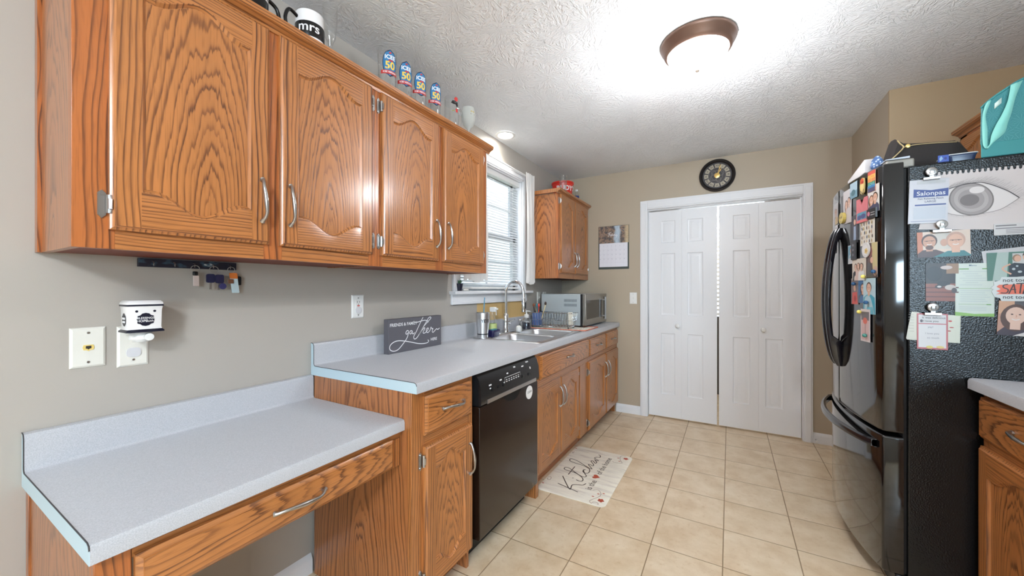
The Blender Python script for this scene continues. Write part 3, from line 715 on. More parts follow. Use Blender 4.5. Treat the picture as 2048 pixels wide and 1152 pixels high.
b.build('basin', [steel, M('drain_dark', (40, 40, 42), .4, .8)], t, smooth=40)
t = thing('faucet', 'tall chrome pull-down gooseneck faucet behind the sink', 'faucet', (.105, 2.505, .9145))
MB().prism(rrect(.075, .138, 2.38, 2.63, .03), lambda p, a: (p[0], p[1], a), .9148, .921).build('deck_plate', chrome, t, bevel=.002)
b = MB().lathe([(.027, .921), (.027, .93), (.021, .938), (.0205, 1.0), (.021, 1.05), (.016, 1.058), (.0125, 1.064)], (.105, 2.505, 0), 20)
b.build('body', chrome, t, smooth=40)
neck = [(.105, 2.505, 1.06), (.105, 2.505, 1.225)]
for i in range(1, 13):
    a = PI * i / 12 * .97; neck.append((.105 + .07 * (1 - math.cos(a)), 2.505 + .012 * (1 - math.cos(a)), 1.225 + .082 * math.sin(a)))
neck += [(.247, 2.53, 1.20), (.2485, 2.53, 1.18)]
MB().tube(neck, .0118, 14).build('gooseneck', chrome, t, smooth=60)
b = MB().lathe([(.012, 1.185), (.0145, 1.18), (.0165, 1.13), (.0185, 1.085), (.0165, 1.075), (0, 1.075)], (.2485, 2.53, 0), 18); sp = b.build('spray_head', chrome, t, smooth=40)
MB().box(.264, .2675, 2.523, 2.537, 1.10, 1.15).build('spray_button', black_plastic, sp, bevel=.002)
b = MB().tube([(.105, 2.52, .985), (.105, 2.552, .985)], .015, 14).tube([(.105, 2.552, .985), (.118, 2.562, .995), (.150, 2.568, 1.012)], [.007, .006, .005], 10); b.build('lever', chrome, t, smooth=50)
t = thing('soap_dispenser', 'chrome countertop soap pump with long horizontal spout', 'soap dispenser', (.125, 2.70, .9145))
MB().lathe([(.018, .9148), (.018, .922), (.011, .928), (.010, .975), (.013, .98), (.013, .995), (.006, 1.002), (0, 1.003)], (.125, 2.70, 0), 16).build('pump_body', chrome, t)
MB().tube([(.125, 2.70, .988), (.17, 2.702, .990), (.205, 2.704, .986), (.208, 2.704, .978)], [.0055, .005, .005, .004], 10).build('spout', chrome, t)

t = thing('insulated_tumbler', 'stainless insulated travel tumbler with blue straw', 'tumbler', (.135, 2.148, .91))
b = MB().lathe([(0, .9105), (.035, .9105), (.036, .914), (.0375, .94), (.0465, 1.03), (.0485, 1.078), (.0475, 1.085), (.043, 1.086), (.043, 1.076), (0, 1.076)], (.135, 2.148, 0), 32, 0, False)
a0 = -.60
for txt, z, s in (('YETI', 1.022, .030),):
    b.text(txt, s, lambda x, y, z=z: (.135 + .0475 * math.cos(a0 + x / .0475), 2.148 + .0475 * math.sin(a0 + x / .0475), z + y), 1, 'CENTER', bold=.02)
b.lathe([(.0379, .938), (.0383, .94), (.0383, .943), (.038, .945)], (.135, 2.148, 0), 32, 1, False)
b.build('cup', [steel, black_plastic], t, smooth=40)
MB().lathe([(.0425, 1.077), (.044, 1.088), (.042, 1.091), (0, 1.091)], (.135, 2.148, 0), 28).build('lid', M('smoke_lid', (120, 124, 128), .15), t)
MB().tube([(.128, 2.16, .99), (.122, 2.19, 1.19)], .004, 8).build('straw', M('blue_straw', (96, 150, 178), .3), t)

t = thing('spray_bottle', 'clear spray bottle with green-white label standing in a dark blue caddy', 'bottle', (.115, 2.30, .91))
b = MB().lathe([(.030, .935), (.033, .96), (.033, 1.0), (.026, 1.025), (.013, 1.07), (.012, 1.085)], (.115, 2.30, 0), 18); b.build('bottle_body', clear, t)
MB().lathe([(.0337, .955), (.0337, 1.0)], (.115, 2.30, 0), 18, 0, False).build('label', M('label_green', (188, 200, 130), .5), t)
MB().box(.10, .145, 2.287, 2.313, 1.085, 1.118).box(.145, .162, 2.293, 2.307, 1.10, 1.112).box(.146, .150, 2.296, 2.304, 1.06, 1.10).build('trigger_head', white_plastic, t, bevel=.004)
t2 = thing('sponge_caddy', 'dark navy suction sponge caddy beside the spray bottle', 'caddy', (.15, 2.285, .91))
b = MB().loft([[(x, y, z) for x, y in rrect(.155 - w, .155 + w, 2.25 - d, 2.25 + d, .012)] for w, d, z in ((.026, .042, .9152), (.030, .046, .945), (.031, .047, .962))], 0, True, False)
b.build('tub', M('navy_plastic', (34, 32, 74), .3), t2, smooth=40, solid=.002)
MB().box(.145, .168, 2.222, 2.285, .922, .967).build('sponge', M('teal_sponge', (70, 130, 140), .9), t2, bevel=.004)
tag(MB().lathe([(0, .9145), (.022, .9145), (.026, .93), (.022, .952), (.01, .962), (0, .962)], (.168, 2.60, 0), 16, 0, False).build('dish_scrubber', M('white_scrubber', (232, 230, 226), .8, bump=(300, .6, .004))), 'small white round scrubber beside the faucet base', 'scrubber')
t = thing('soap_bottle', 'round clear pump bottle half full of dark blue soap', 'bottle', (.12, 2.825, .91))
MB().lathe([(0, .9155), (.036, .9155), (.038, .92), (.038, .966), (.0375, .97), (0, .97)], (.118, 2.825, 0), 20, 0, False).build('liquid', M('navy_soap', (20, 24, 46), .15), t)
MB().lathe([(.0385, .9155), (.039, .92), (.039, .985), (.03, 1.0), (.016, 1.01)], (.118, 2.825, 0), 20).build('bottle_body', clear, t)
b = MB().lathe([(.021, 1.008), (.021, 1.03), (.017, 1.036), (.006, 1.04), (.005, 1.058), (.011, 1.06), (.011, 1.068), (0, 1.069)], (.118, 2.825, 0), 16).tube([(.118, 2.825, 1.064), (.155, 2.825, 1.062)], .004, 8); b.build('pump_top', white_plastic, t)

# dish mat, rack and what stands in it
t = thing('drying_mat', 'thin patterned dish drying mat with orange border', 'mat', (.31, 3.0, .91))
k = N('mat_pattern'); co = k.co(); vz = k.new('ShaderNodeTexVoronoi'); k.put(vz.inputs[0], co); vz.inputs['Scale'].default_value = 38
k.put(k.b.inputs['Base Color'], k.ramp(vz.outputs['Distance'], [(.2, rgb(120, 168, 164)), (.35, rgb(216, 218, 210)), (.6, rgb(206, 206, 200)), (.75, rgb(196, 150, 120))])); k.b.inputs['Roughness'].default_value = .9
MB().box(.048, .60, 2.915, 3.26, .9112, .914).build('pad', k.m, t)
b = MB(); rr = rrect(.046, .602, 2.913, 3.262, .01, 3); b.tube([(x, y, .9142) for x, y in rr + rr[:1]], .003, 6); b.build('border', M('orange_piping', (206, 92, 56), .7), t)
t = thing('dish_rack', 'chrome wire dish drying rack on the patterned mat', 'dish rack', (.26, 3.03, .914))
RK = (.06, .475, 2.94, 3.115); zt = 1.045; b = MB()
for z, e in ((zt, 0), (.985, .01), (.93, .02)):
    rr = rrect(RK[0] + e, RK[1] - e, RK[2] + e, RK[3] - e, .02, 4); b.tube([(x, y, z) for x, y in rr + rr[:2]], .003 if z == zt else .0016, 6)
b.build('rim', chrome, t); b = MB()
nx = 15
for i in range(nx):
    x = RK[0] + .03 + (RK[1] - RK[0] - .06) * i / (nx - 1)
    b.tube([(x, RK[2], zt), (x, RK[2] + .02, .93), (x, RK[3] - .02, .93), (x, RK[3], zt)], .0014, 5)
for i in range(6):
    y = RK[2] + .03 + (RK[3] - RK[2] - .06) * i / 5
    b.tube([(RK[0], y, zt), (RK[0] + .02, y, .93), (RK[1] - .02, y, .93), (RK[1], y, zt)], .0014, 5)
b.build('wires', chrome, t); b = MB()
for i in range(7):
    x = .19 + i * .033; b.tube([(x, 3.0, .93)] + [(x, 3.03 - .03 * math.cos(PI * q / 6), .93 + .045 * math.sin(PI * q / 6)) for q in range(7)] + [(x, 3.06, .93)], .0014, 5)
b.build('plate_holders', chrome, t); b = MB()
for x in (RK[0] + .04, RK[1] - .04):
    for y in (RK[2] + .03, RK[3] - .03): b.tube([(x, y, .93), (x, y, .9142)], .005, 8)
b.build('feet', black_plastic, t)
t = thing('utensil_cup', 'blue perforated utensil cup inside the dish rack', 'utensil holder', (.12, 3.03, .932))
MB().loft([[(x, y, z) for x, y in rrect(.085, .155, 2.985, 3.06, .012)] for z in (.933, 1.045)], 0, True, False).build('cup', M('cup_blue', (70, 92, 140), .4), t, solid=.002)
for nm, lab, x, y, dx, dy, col, c2 in (('spoon', 'wooden spoon with pale bowl standing in the blue utensil cup', .10, 3.03, .012, .012, (226, 196, 130), (226, 196, 130)), ('knife', 'dark handled knife standing in the blue utensil cup', .115, 3.005, -.012, -.012, (44, 30, 28), (120, 70, 44)),
                               ('spatula', 'teal spatula standing in the blue utensil cup', .125, 3.02, .006, -.016, (40, 120, 140), (40, 120, 140)), ('brush', 'cream brush leaning out of the blue utensil cup toward the microwave', .14, 3.045, .05, .006, (236, 214, 160), (60, 40, 30)),
                               ('fork', 'red handled fork standing in the blue utensil cup', .135, 3.0, .016, -.004, (196, 62, 50), (196, 62, 50))):
    u = thing(nm, lab, 'utensil', (x, y, .94), 'utensils in the rack'); h = 1.095 if nm != 'brush' else 1.11
    MB().tube([(x, y, .94), (x + dx, y + dy, h)], .004, 8).build('shaft', M('u_' + nm, col, .4), u)
    MB().lathe([(0, 0), (.008, .004), (.011, .016), (.008, .028), (0, .034)], (x + dx, y + dy, h - .004), 10, 0, False).build('head', M('uh_' + nm, c2, .4), u)
tag(MB().prism(rrect(.40, .445, .94, 1.05, .008), lambda p, a: (p[0], a - (p[1] - .94) * .12, p[1]), 3.06, 3.07).build('cutting_board', M('cream_board', (226, 220, 206), .4)), 'small cream cutting board upright at the end of the dish rack', 'cutting board')

# microwave
t = thing('microwave', 'silver countertop microwave with dark door in the corner', 'microwave', (.32, 3.48, .91))
MX0, MX1, MY0, MY1, MZ0, MZ1 = .10, .50, 3.155, 3.80, .928, 1.205
MB().box(MX0, MX1 - .025, MY0, MY1, MZ0, MZ1).build('case', M('silver_paint', (168, 176, 180), .35, .3), t, bevel=.003)
b = MB()
for r in (1.135, 1.095):
    for i in range(16): b.box(.325 + i * .0075, .328 + i * .0075, MY0 - .0008, MY0 - .0001, r, r + .024)
b.build('vents', M('vent_dark', (70, 78, 84), .6), t)
MB().box(MX1 - .025, MX1 - .006, MY0 + .001, MY1 - .001, MZ0, MZ1 - .001).build('door_gasket', black_plastic, t)
d = MB().box(MX1 - .006, MX1 + .022, MY0, MY1, MZ0, MZ1).build('door', M('micro_steel', (150, 146, 140), .3, .9), t, bevel=.004)
MB().box(MX1 + .0222, MX1 + .0235, MY0 + .035, MY1 - .15, MZ0 + .055, MZ1 - .055).build('window_glass', M('micro_glass', (34, 32, 32), .12), d, bevel=.0005)
MB().box(MX1 + .0222, MX1 + .0235, MY1 - .11, MY1 - .02, MZ0 + .03, MZ1 - .03).build('keypad', M('keypad_black', (22, 22, 24), .25), d)
b = MB().tube([(MX1 + .05, MY1 - .135, MZ0 + .03), (MX1 + .05, MY1 - .135, MZ1 - .03)], .008, 10)
for z in (MZ0 + .06, MZ1 - .06): b.tube([(MX1 + .02, MY1 - .135, z), (MX1 + .05, MY1 - .135, z)], .006, 8)
b.build('handle', steel, d); b = MB()
for x in (MX0 + .04, MX1 - .03):
    for y in (MY0 + .04, MY1 - .04): b.lathe([(.014, .9175), (.014, .9285)], (x, y, 0), 12)
b.build('feet', black_plastic, t)

# window sill plant
t = thing('potted_succulent', 'tiny green succulent in a dark navy pot on the window sill', 'plant', (.02, 2.03, WZ0))
MB().lathe([(0, WZ0 + .001), (.019, WZ0 + .001), (.027, WZ0 + .045), (.029, WZ0 + .05), (.026, WZ0 + .05), (.024, WZ0 + .044), (0, WZ0 + .044)], (.022, 2.03, 0), 18, 0, False).build('pot', M('navy_pot', (30, 32, 52), .4), t)
b = MB()
for i in range(11):
    a = i * 2.4; l = .012 + .018 * (i / 11); p0 = Vector((.022, 2.03, WZ0 + .044)); q = p0 + Vector((math.cos(a) * l, math.sin(a) * l, .034 - .016 * i / 11))
    b.tube([p0, (p0 + q) / 2 + Vector((0, 0, .004)), q], [.003, .005, .0008], 7)
b.build('leaves', M('succulent', (84, 120, 92), .5), t)
tag(MB().loft([[(.03 + r * math.cos(2 * PI * i / 9) * (1 + .2 * math.sin(3 * i)), 2.095 + 1.6 * r * math.sin(2 * PI * i / 9), WZ0 + z) for i in range(9)] for r, z in ((.014, .001), (.018, .006), (.010, .013), (.002, .015))]).build('sea_shell', M('shell_white', (232, 228, 220), .5)), 'small white shell lying on the window sill beside the succulent', 'shell')

# ------------------------------------------------------------------ sign on the counter
GATHER = [[(1.507, 1.013), (1.506, 1.02), (1.496, 1.022), (1.488, 1.014), (1.488, 1.005), (1.498, 1.004), (1.507, 1.013), (1.498, 0.987), (1.481, 0.967), (1.456, 0.945), (1.432, 0.928), (1.404, 0.923), (1.381, 0.931), (1.374, 0.945), (1.383, 0.961), (1.408, 0.972), (1.437, 0.974), (1.476, 0.968), (1.526, 0.956), (1.584, 0.941), (1.628, 0.936), (1.657, 0.938), (1.667, 0.947), (1.658, 0.953)], [(1.535, 1.017), (1.523, 1.019), (1.516, 1.012), (1.517, 1.003), (1.526, 1.003), (1.536, 1.015), (1.534, 1.005), (1.541, 1.0), (1.552, 1.006)], [(1.62, 1.088), (1.595, 1.054), (1.563, 1.007), (1.547, 0.986), (1.549, 0.972), (1.562, 0.971), (1.579, 0.983), (1.596, 1.004)], [(1.547, 1.071), (1.552, 1.063), (1.573, 1.062), (1.606, 1.067), (1.634, 1.069), (1.657, 1.064), (1.662, 1.054)], [(1.598, 1.004), (1.628, 1.036), (1.668, 1.065), (1.686, 1.079), (1.677, 1.085), (1.662, 1.077), (1.639, 1.051), (1.612, 1.022), (1.59, 0.995), (1.612, 1.014), (1.63, 1.026), (1.634, 1.02), (1.62, 1.002), (1.625, 0.995), (1.642, 0.999), (1.659, 1.012), (1.665, 1.019), (1.657, 1.022), (1.646, 1.013), (1.65, 0.999), (1.662, 0.996), (1.68, 1.01), (1.686, 1.025), (1.694, 1.014), (1.703, 1.016), (1.697, 0.998), (1.706, 0.993), (1.727, 1.007), (1.736, 1.011), (1.746, 1.006), (1.761, 1.013)]]
t = thing('box_sign', 'dark grey wooden box sign with white script propped on the countertop', 'sign', (.064, 1.573, .91))
MB().box(.046, .0822, 1.368, 1.778, .9105, 1.09).build('block', [M('sign_grey', (92, 90, 96), .7, bump=(40, .15, .002))], t, bevel=.002)
fs = lambda y, z: (.0832, y, z)
b = MB()
for st_ in GATHER: b.ribbon(st_, .0042, fs, 0, 6)
b.text('FRIENDS & FAMILY', .0238, fs, 0, 'LEFT', 1.375, 1.0515, bold=.012).text('HERE', .0238, fs, 0, 'LEFT', 1.683, .9455, bold=.012)
b.build('white_lettering', P(236, 236, 238), t, smooth=0, fix=False)

# ------------------------------------------------------------------ wall plates
def plate(name, label, cat, axis, u, z, mat, kind, group='wall plates', w=.072, h=.115):
    """u: centre along the wall"""
    mp = (lambda s, q, d: (d, u + s, z + q)) if axis == 'x' else (lambda s, q, d: (u + s, YF - d, z + q))
    base = mp(0, -h / 2, 0); t = thing(name, label, cat, base, group); b = MB()
    R = lambda e, k: [mp(-w / 2 + e, -h / 2 + e, k), mp(w / 2 - e, -h / 2 + e, k), mp(w / 2 - e, h / 2 - e, k), mp(-w / 2 + e, h / 2 - e, k)]
    b.loft([R(0, 0.0005), R(.001, .003), R(.006, .0062)]); b.build('plate', mat, t, smooth=20)
    b = MB()
    for q in (-.042, .042): b.prism(ell(0, q, .0032, .0032, 10), lambda p, a: mp(p[0], p[1], a), .006, .0075)
    b.build('screws', pewter, t)
    dark = M('slot_dark', (40, 36, 34), .6)
    if kind == 'data':
        b = MB().prism([(-.009, -.007), (-.004, -.007), (0, -.010), (.004, -.007), (.009, -.007), (.011, 0), (.009, .007), (-.009, .007), (-.011, 0)], lambda p, a: mp(p[0] * 1.05, p[1] * 1.05, a), .006, .0078); j = b.build('jack', M('yellow_jack', (226, 200, 120), .4), t)
        MB().prism([(-.0055, -.003), (-.003, -.003), (0, -.006), (.003, -.003), (.0055, -.003), (.0055, .0045), (-.0055, .0045)], lambda p, a: mp(p[0], p[1], a), .0079, .0083).build('socket', dark, j)
    if kind in ('duplex', 'warmer'):
        for q in (-.0195, .0195):
            if kind == 'warmer' and q > 0: continue
            MB().prism(rrect(-.0165, .0165, q - .014, q + .014, .010), lambda p, a: mp(p[0], p[1], a), .006, .0085).build('cover', M('clear_cap', (206, 206, 210), .2), t)
    if kind == 'gfci':
        MB().prism(rrect(-.017, .017, -.034, .034, .003), lambda p, a: mp(p[0], p[1], a), .006, .0078).build('receptacle', white_plastic, t)
        b = MB()
        for s in (-.006, .006): b.prism([(s - .0012, .018), (s + .0012, .018), (s + .0012, .027), (s - .0012, .027)], lambda p, a: mp(p[0], p[1], a), .0079, .0082)
        b.prism(ell(0, .011, .0025, .0025, 8), lambda p, a: mp(p[0], p[1], a), .0079, .0082); b.build('slots', dark, t)
        MB().prism(rrect(-.007, .007, .001, .0065, .001), lambda p, a: mp(p[0], p[1], a), .0079, .0092).build('reset_button', M('red_button', (180, 50, 44), .4), t)
        MB().prism(ell(0, -.018, .017, .0165, 16), lambda p, a: mp(p[0], p[1], a), .0079, .012).build('safety_cap', M('clear_cap', (206, 206, 210), .2), t)
    if kind == 'switch':
        b = MB().prism(rrect(-.005, .005, -.012, .012, .001), lambda p, a: mp(p[0], p[1], a), .006, .008); b.tube([mp(0, 0, .006), mp(0, .006, .018)], .0038, 8); b.build('toggle', white_plastic, t)
    return t
plate('data_plate', 'ivory wall plate with yellow data jack above the desk', 'wall plate', 'x', .333, 1.080, ivory, 'data')
plate('wall_outlet', 'ivory outlet plate holding the plug-in wax warmer', 'outlet', 'x', .428, 1.072, ivory, 'warmer', h=.124)
plate('wall_outlet', 'white outlet with red reset button on the wall above the box sign', 'outlet', 'x', 1.244, 1.162, white_plastic, 'gfci')
plate('light_switch', 'ivory toggle switch plate between window and microwave', 'switch', 'x', 3.30, 1.165, ivory, 'switch')
plate('wall_outlet', 'ivory outlet plate partly hidden behind the microwave corner', 'outlet', 'x', 3.43, 1.165, ivory, 'duplex')
plate('light_switch', 'white toggle switch plate below the wall calendar', 'switch', 'y', .768, 1.158, white_plastic, 'switch')

# wax warmer
t = thing('wax_warmer', 'white square plug-in wax warmer with dark bands and badge', 'wax warmer', (.06, .428, 1.06))
b = MB(); bx = lambda w, d, z: [(.066 + x, .430 + y, z) for x, y in rrect(-d, d, -w, w, .004, 2)]
b.loft([bx(.039, .0315, 1.128), bx(.0375, .0305, 1.134), bx(.0385, .0315, 1.186), bx(.040, .0335, 1.197)], 0); 
navy = M('navy_glaze', (26, 28, 44), .25); cer = M('white_ceramic', (232, 230, 230), .22)
b.build('shade', cer, t, smooth=25)
MB().loft([bx(.043, .036, 1.120), bx(.043, .036, 1.124), bx(.038, .031, 1.129)]).build('foot_band', navy, t, smooth=25)
MB().loft([bx(.0415, .035, 1.197), bx(.0415, .035, 1.202)]).build('top_band', navy, t, smooth=25)
MB().loft([bx(.041, .0345, 1.202), bx(.0405, .034, 1.208), bx(.036, .030, 1.2135), bx(.030, .024, 1.2145)]).build('wax_dish', cer, t, smooth=25)
fw = lambda y, z: (.0980 + (z - 1.16) * .02, .430 + y, z)
b = MB(); bd = [(-.020, .002), (-.018, .012), (-.012, .014), (-.008, .019), (0, .021), (.008, .019), (.012, .014), (.018, .012), (.020, .002), (.018, -.010), (.012, -.012), (.008, -.016), (0, -.018), (-.008, -.016), (-.012, -.012), (-.018, -.010)]
b.poly([fw(y, 1.156 + z) for y, z in bd], 0)
for y in (-.020, .020): b.poly([fw(y + p[0], 1.182 + p[1]) for p in ell(0, 0, .0035, .0035, 10)], 0)
fw2 = lambda y, z: (fw(y, z)[0] + .0004, *fw(y, z)[1:])
b.text('BLESSINGS', .0085, fw2, 1, 'CENTER', 0, 1.159, bold=.01).text('HOPE', .0095, fw2, 1, 'CENTER', -.008, 1.150, bold=.01).text('faith', .009, fw2, 1, 'CENTER', .010, 1.150)
b.build('badge', [navy, P(236, 236, 238)], t, smooth=0, fix=False); b = MB()
fe = lambda x, z: (.066 + x, .430 - .0388 - (z - 1.16) * .02, z)
b.poly([fe(y * .8, 1.156 + z) for y, z in bd], 0); fe2 = lambda x, z: (fe(x, z)[0], fe(x, z)[1] - .0005, z)
b.ribbon([(-.012, 1.161), (.012, 1.161)], .006, fe2, 1, 0).ribbon([(-.011, 1.151), (.011, 1.151)], .006, fe2, 1, 0)
b.build('badge', [navy, P(236, 236, 238)], t, smooth=0, fix=False)
b = MB().lathe([(0, 1.088), (.018, 1.089), (.026, 1.098), (.026, 1.112), (.022, 1.12), (0, 1.12)], (.058, .43, 0), 20, 0, False).box(.009, .05, .418, .442, 1.094, 1.116)
pl = b.build('plug_base', white_plastic, t, smooth=40)
MB().lathe([(0, 0), (.011, 0), (.011, .010), (0, .011)], (.082, .440, 1.104), 14, 0, False, 'x').build('switch_wheel', white_plastic, pl)

# key rack and keys
t = thing('key_rack', 'slim dark key rack mounted right below the wall cabinets', 'key rack', (.006, .57, 1.321))
k = N('rack_paint'); k.put(k.b.inputs['Base Color'], k.ramp(k.noise(k.vmath('MULTIPLY', k.co(), (1, .5, 1)), 40, 3), [(.58, rgb(24, 26, 44)), (.68, rgb(60, 90, 110)), (.72, rgb(200, 205, 205))]))
MB().box(.0005, .014, .437, .706, 1.318, 1.3445).build('board', k.m, t, bevel=.001)
for y in (.47, .523, .576, .630, .682):
    MB().tube([(.013, y, 1.335), (.022, y, 1.334), (.026, y, 1.328), (.024, y, 1.322), (.022, y, 1.328)], .0016, 7).build('hook', pewter, t)
def ring(b, x, y, z, r, m=0): b.tube([(x + .003 * math.sin(a), y + r * math.sin(a), z + r * math.cos(a)) for a in [2 * PI * i / 18 for i in range(19)]], .0011, 6, m)
t = thing('key_ring', 'key ring with small clear tag, on the rack hook farthest from the orange tag', 'keys', (.03, .576, 1.255), 'keys on the rack')
b = MB(); ring(b, .027, .576, 1.317, .011); b.build('split_ring', pewter, t)
MB().box(.022, .032, .569, .583, 1.294, 1.308).build('fob', black_plastic, t, bevel=.003)
MB().box(.025, .028, .570, .587, 1.258, 1.294).build('charm', M('pale_charm', (206, 190, 184), .4), t, bevel=.002)
t = thing('key_ring', 'key ring with two dark blue car key heads', 'keys', (.03, .632, 1.25), 'keys on the rack')
b = MB(); ring(b, .027, .630, 1.316, .012); b.build('split_ring', pewter, t)
for y, z, r in ((.620, 1.285, -.1), (.644, 1.283, .35)):
    kb = MB().prism(rrect(y - .012, y + .012, z - .015, z + .016, .006), lambda p, a: (a, p[0], p[1]), .022 if y < .63 else .031, .030 if y < .63 else .038).build('key_head', M('navy_key', (36, 36, 70), .4), t)
    MB().box(.025, .0275, y - .003, y + .004, z - .038, z - .015).build('key_blade', pewter, kb)
MB().lathe([(0, 0), (.011, 0), (.011, .003), (0, .003)], (.03, .655, 1.258), 16, 0, False, 'x').build('round_token', M('token_blue', (60, 58, 110), .4), t)
t = thing('key_ring', 'key ring with pale blue and orange luggage tag', 'keys', (.03, .69, 1.235), 'keys on the rack')
b = MB(); ring(b, .027, .683, 1.318, .010); b.build('split_ring', pewter, t)
b = MB().prism(rrect(-.012, .012, -.072, .0, .003), lambda p, a: (a, .690 + p[0] - p[1] * .12, 1.306 + p[1]), .024, .0262, 0)
b.prism(rrect(-.0125, .0125, -.020, .001, .003), lambda p, a: (a, .690 + p[0] - p[1] * .12, 1.306 + p[1]), .0235, .0268, 1)
b.build('luggage_tag', [M('tag_blue', (196, 216, 224), .4), M('tag_orange', (214, 120, 54), .4)], t)
MB().prism(rrect(.703, .718, 1.262, 1.295, .005), lambda p, a: (a, p[0], p[1]), .016, .023).build('fob', black_plastic, t)
MB().box(.028, .0305, .672, .69, 1.268, 1.284).build('brass_charm', M('charm_brown', (120, 80, 60), .4), t, bevel=.002)

# ------------------------------------------------------------------ wall clock and calendar
t = thing('wall_clock', 'round black wall clock with gold hands above the folding doors', 'clock', (1.507, YF, 2.128))
cc = (1.507, YF, 2.274)
b = MB().lathe([(0, -.001), (.143, -.001), (.1455, -.012), (.143, -.03), (.132, -.036), (.121, -.030), (.117, -.020), (.117, -.012), (0, -.012)], cc, 48, 0, False, 'y'); b.build('case', M('clock_black', (28, 24, 24), .4), t, smooth=50)
fc = lambda d: (lambda x, z: (cc[0] + x, YF - .0125 - d, cc[2] + z))
b = MB().prism(ell(0, 0, .1165, .1165, 40), lambda p, a: (cc[0] + p[0], YF - a, cc[2] + p[1]), .0121, .0125)
fnum = fc(.0006)
for i in range(12):
    a = -2 * PI * i / 12
    def seg(r0, r1, w): return [fnum(r * math.sin(-a + q), r * math.cos(-a + q)) for r, q in ((r0, -w), (r0, w), (r1, w), (r1, 0), (r1, -w))]
    b.poly(seg(.074, .104, .20), 1)
    b.text(('XII', 'I', 'II', 'III', 'IV', 'V', 'VI', 'VII', 'VIII', 'IX', 'X', 'XI')[i], .024, fc(.0011), 0, 'CENTER', .081 * math.sin(-a), .081 * math.cos(-a), a, bold=.02)
for r, w in ((.070, .004), (.046, .003)):
    pts = [(r * math.cos(2 * PI * i / 40), r * math.sin(2 * PI * i / 40)) for i in range(41)]; b.ribbon(pts, w, fnum, 2, 0)
for gx, gz, gr in ((.03, .02, .022), (-.03, -.018, .024), (.012, -.038, .018), (-.028, .03, .016)):
    b.ribbon([(gx + gr * math.cos(2 * PI * i / 20), gz + gr * math.sin(2 * PI * i / 20)) for i in range(21)], .003, fnum, 2, 0)
    for i in range(10):
        q = 2 * PI * i / 10; b.ribbon([(gx + gr * math.cos(q), gz + gr * math.sin(q)), (gx + (gr + .005) * math.cos(q), gz + (gr + .005) * math.sin(q))], .003, fnum, 2, 0)
b.build('dial', [M('dial_dark', (56, 52, 54), .5), M('dial_tan', (176, 166, 146), .5), M('dial_grey', (120, 114, 110), .5)], t, smooth=0, fix=False)
gold = M('brass_gold', (222, 186, 112), .3, .7)
def hand(ang, l, w, d, nm):
    s, c = math.sin(ang), math.cos(ang); pts = [(-w * .6, -.02), (w * .6, -.02), (w * .4, l * .5), (w, l * .7), (0, l), (-w, l * .7), (-w * .4, l * .5)]
    MB().prism([(x * c + y * s, -x * s + y * c) for x, y in pts], lambda p, a: (cc[0] + p[0], YF - a, cc[2] + p[1]), d, d + .0012).build(nm, gold, t)
hand(math.radians(17), .105, .0045, .0150, 'minute_hand'); hand(math.radians(30), .072, .005, .0170, 'hour_hand')
MB().lathe([(0, -.0185), (.010, -.0185), (.022, -.0165), (.023, -.0155), (.010, -.0155)], cc, 24, 0, False, 'y').build('hub', gold, t)

t = thing('wall_calendar', 'wall calendar with waterfall picture hanging beside the folding doors', 'calendar', (.572, YF, 1.455))
MB().box(.415, .727, YF - .005, YF - .0006, 1.455, 1.90).build('backing', M('calendar_edge', (66, 74, 70), .6), t)
k = N('waterfall_print'); co = k.co('Generated')
s_ = k.new('ShaderNodeSeparateXYZ'); k.put(s_.inputs[0], co)
rock = k.ramp(k.noise(k.vmath('MULTIPLY', co, (7, 1, 5)), 1.0, 5, .7), [(.34, rgb(48, 60, 70)), (.47, rgb(104, 92, 86)), (.55, rgb(160, 130, 108)), (.64, rgb(84, 96, 104)), (.75, rgb(56, 84, 76))])
fall = k.ramp(k.math('ADD', s_.outputs[0], k.math('MULTIPLY', k.noise(k.vmath('MULTIPLY', co, (4, 1, 2)), 1.0, 3), .2)), [(.60, (0, 0, 0)), (.67, (1, 1, 1)), (.78, (1, 1, 1)), (.86, (0, 0, 0))])
water = k.mix(k.noise(k.vmath('MULTIPLY', co, (30, 1, 3)), 1.0, 3), rgb(120, 146, 170), rgb(214, 224, 232))
cliff = k.ramp(s_.outputs[0], [(.84, (0, 0, 0)), (.92, (1, 1, 1))])
c_ = k.mix(fall, rock, water); c_ = k.mix(cliff, c_, k.mix(k.noise(k.vmath('MULTIPLY', co, (9, 1, 9)), 1.0, 3), rgb(150, 130, 104), rgb(206, 188, 156)))
k.put(k.b.inputs['Base Color'], c_); k.b.inputs['Roughness'].default_value = .4
pic = MB().box(.418, .724, YF - .0062, YF - .0051, 1.722, 1.897).build('picture', k.m, t)
b = MB(); ffc = lambda x, z: (x, YF - .0066, z)
for st_ in ([(.515, 1.825), (.535, 1.83), (.55, 1.832)], [(.532, 1.83), (.526, 1.80), (.515, 1.792)], [(.52, 1.812), (.535, 1.814)], [(.538, 1.805), (.548, 1.812), (.540, 1.796), (.552, 1.798), (.560, 1.825), (.556, 1.797), (.566, 1.808), (.572, 1.798), (.578, 1.81), (.584, 1.80), (.592, 1.81), (.588, 1.798), (.602, 1.80), (.606, 1.81), (.606, 1.79), (.598, 1.778), (.612, 1.80)]): b.ribbon(st_, .0035, ffc, 0, 4)
b.build('month_lettering', P(238, 238, 240), pic, smooth=0, fix=False)
pg = MB().box(.425, .714, YF - .0075, YF - .0051, 1.478, 1.722).build('page', P(226, 226, 234), t)
b = MB(); fpg = lambda x, z: (x, YF - .0079, z)
for i in range(1, 5): b.ribbon([(.432, 1.478 + i * .045), (.708, 1.478 + i * .045)], .0008, fpg, 0, 0)
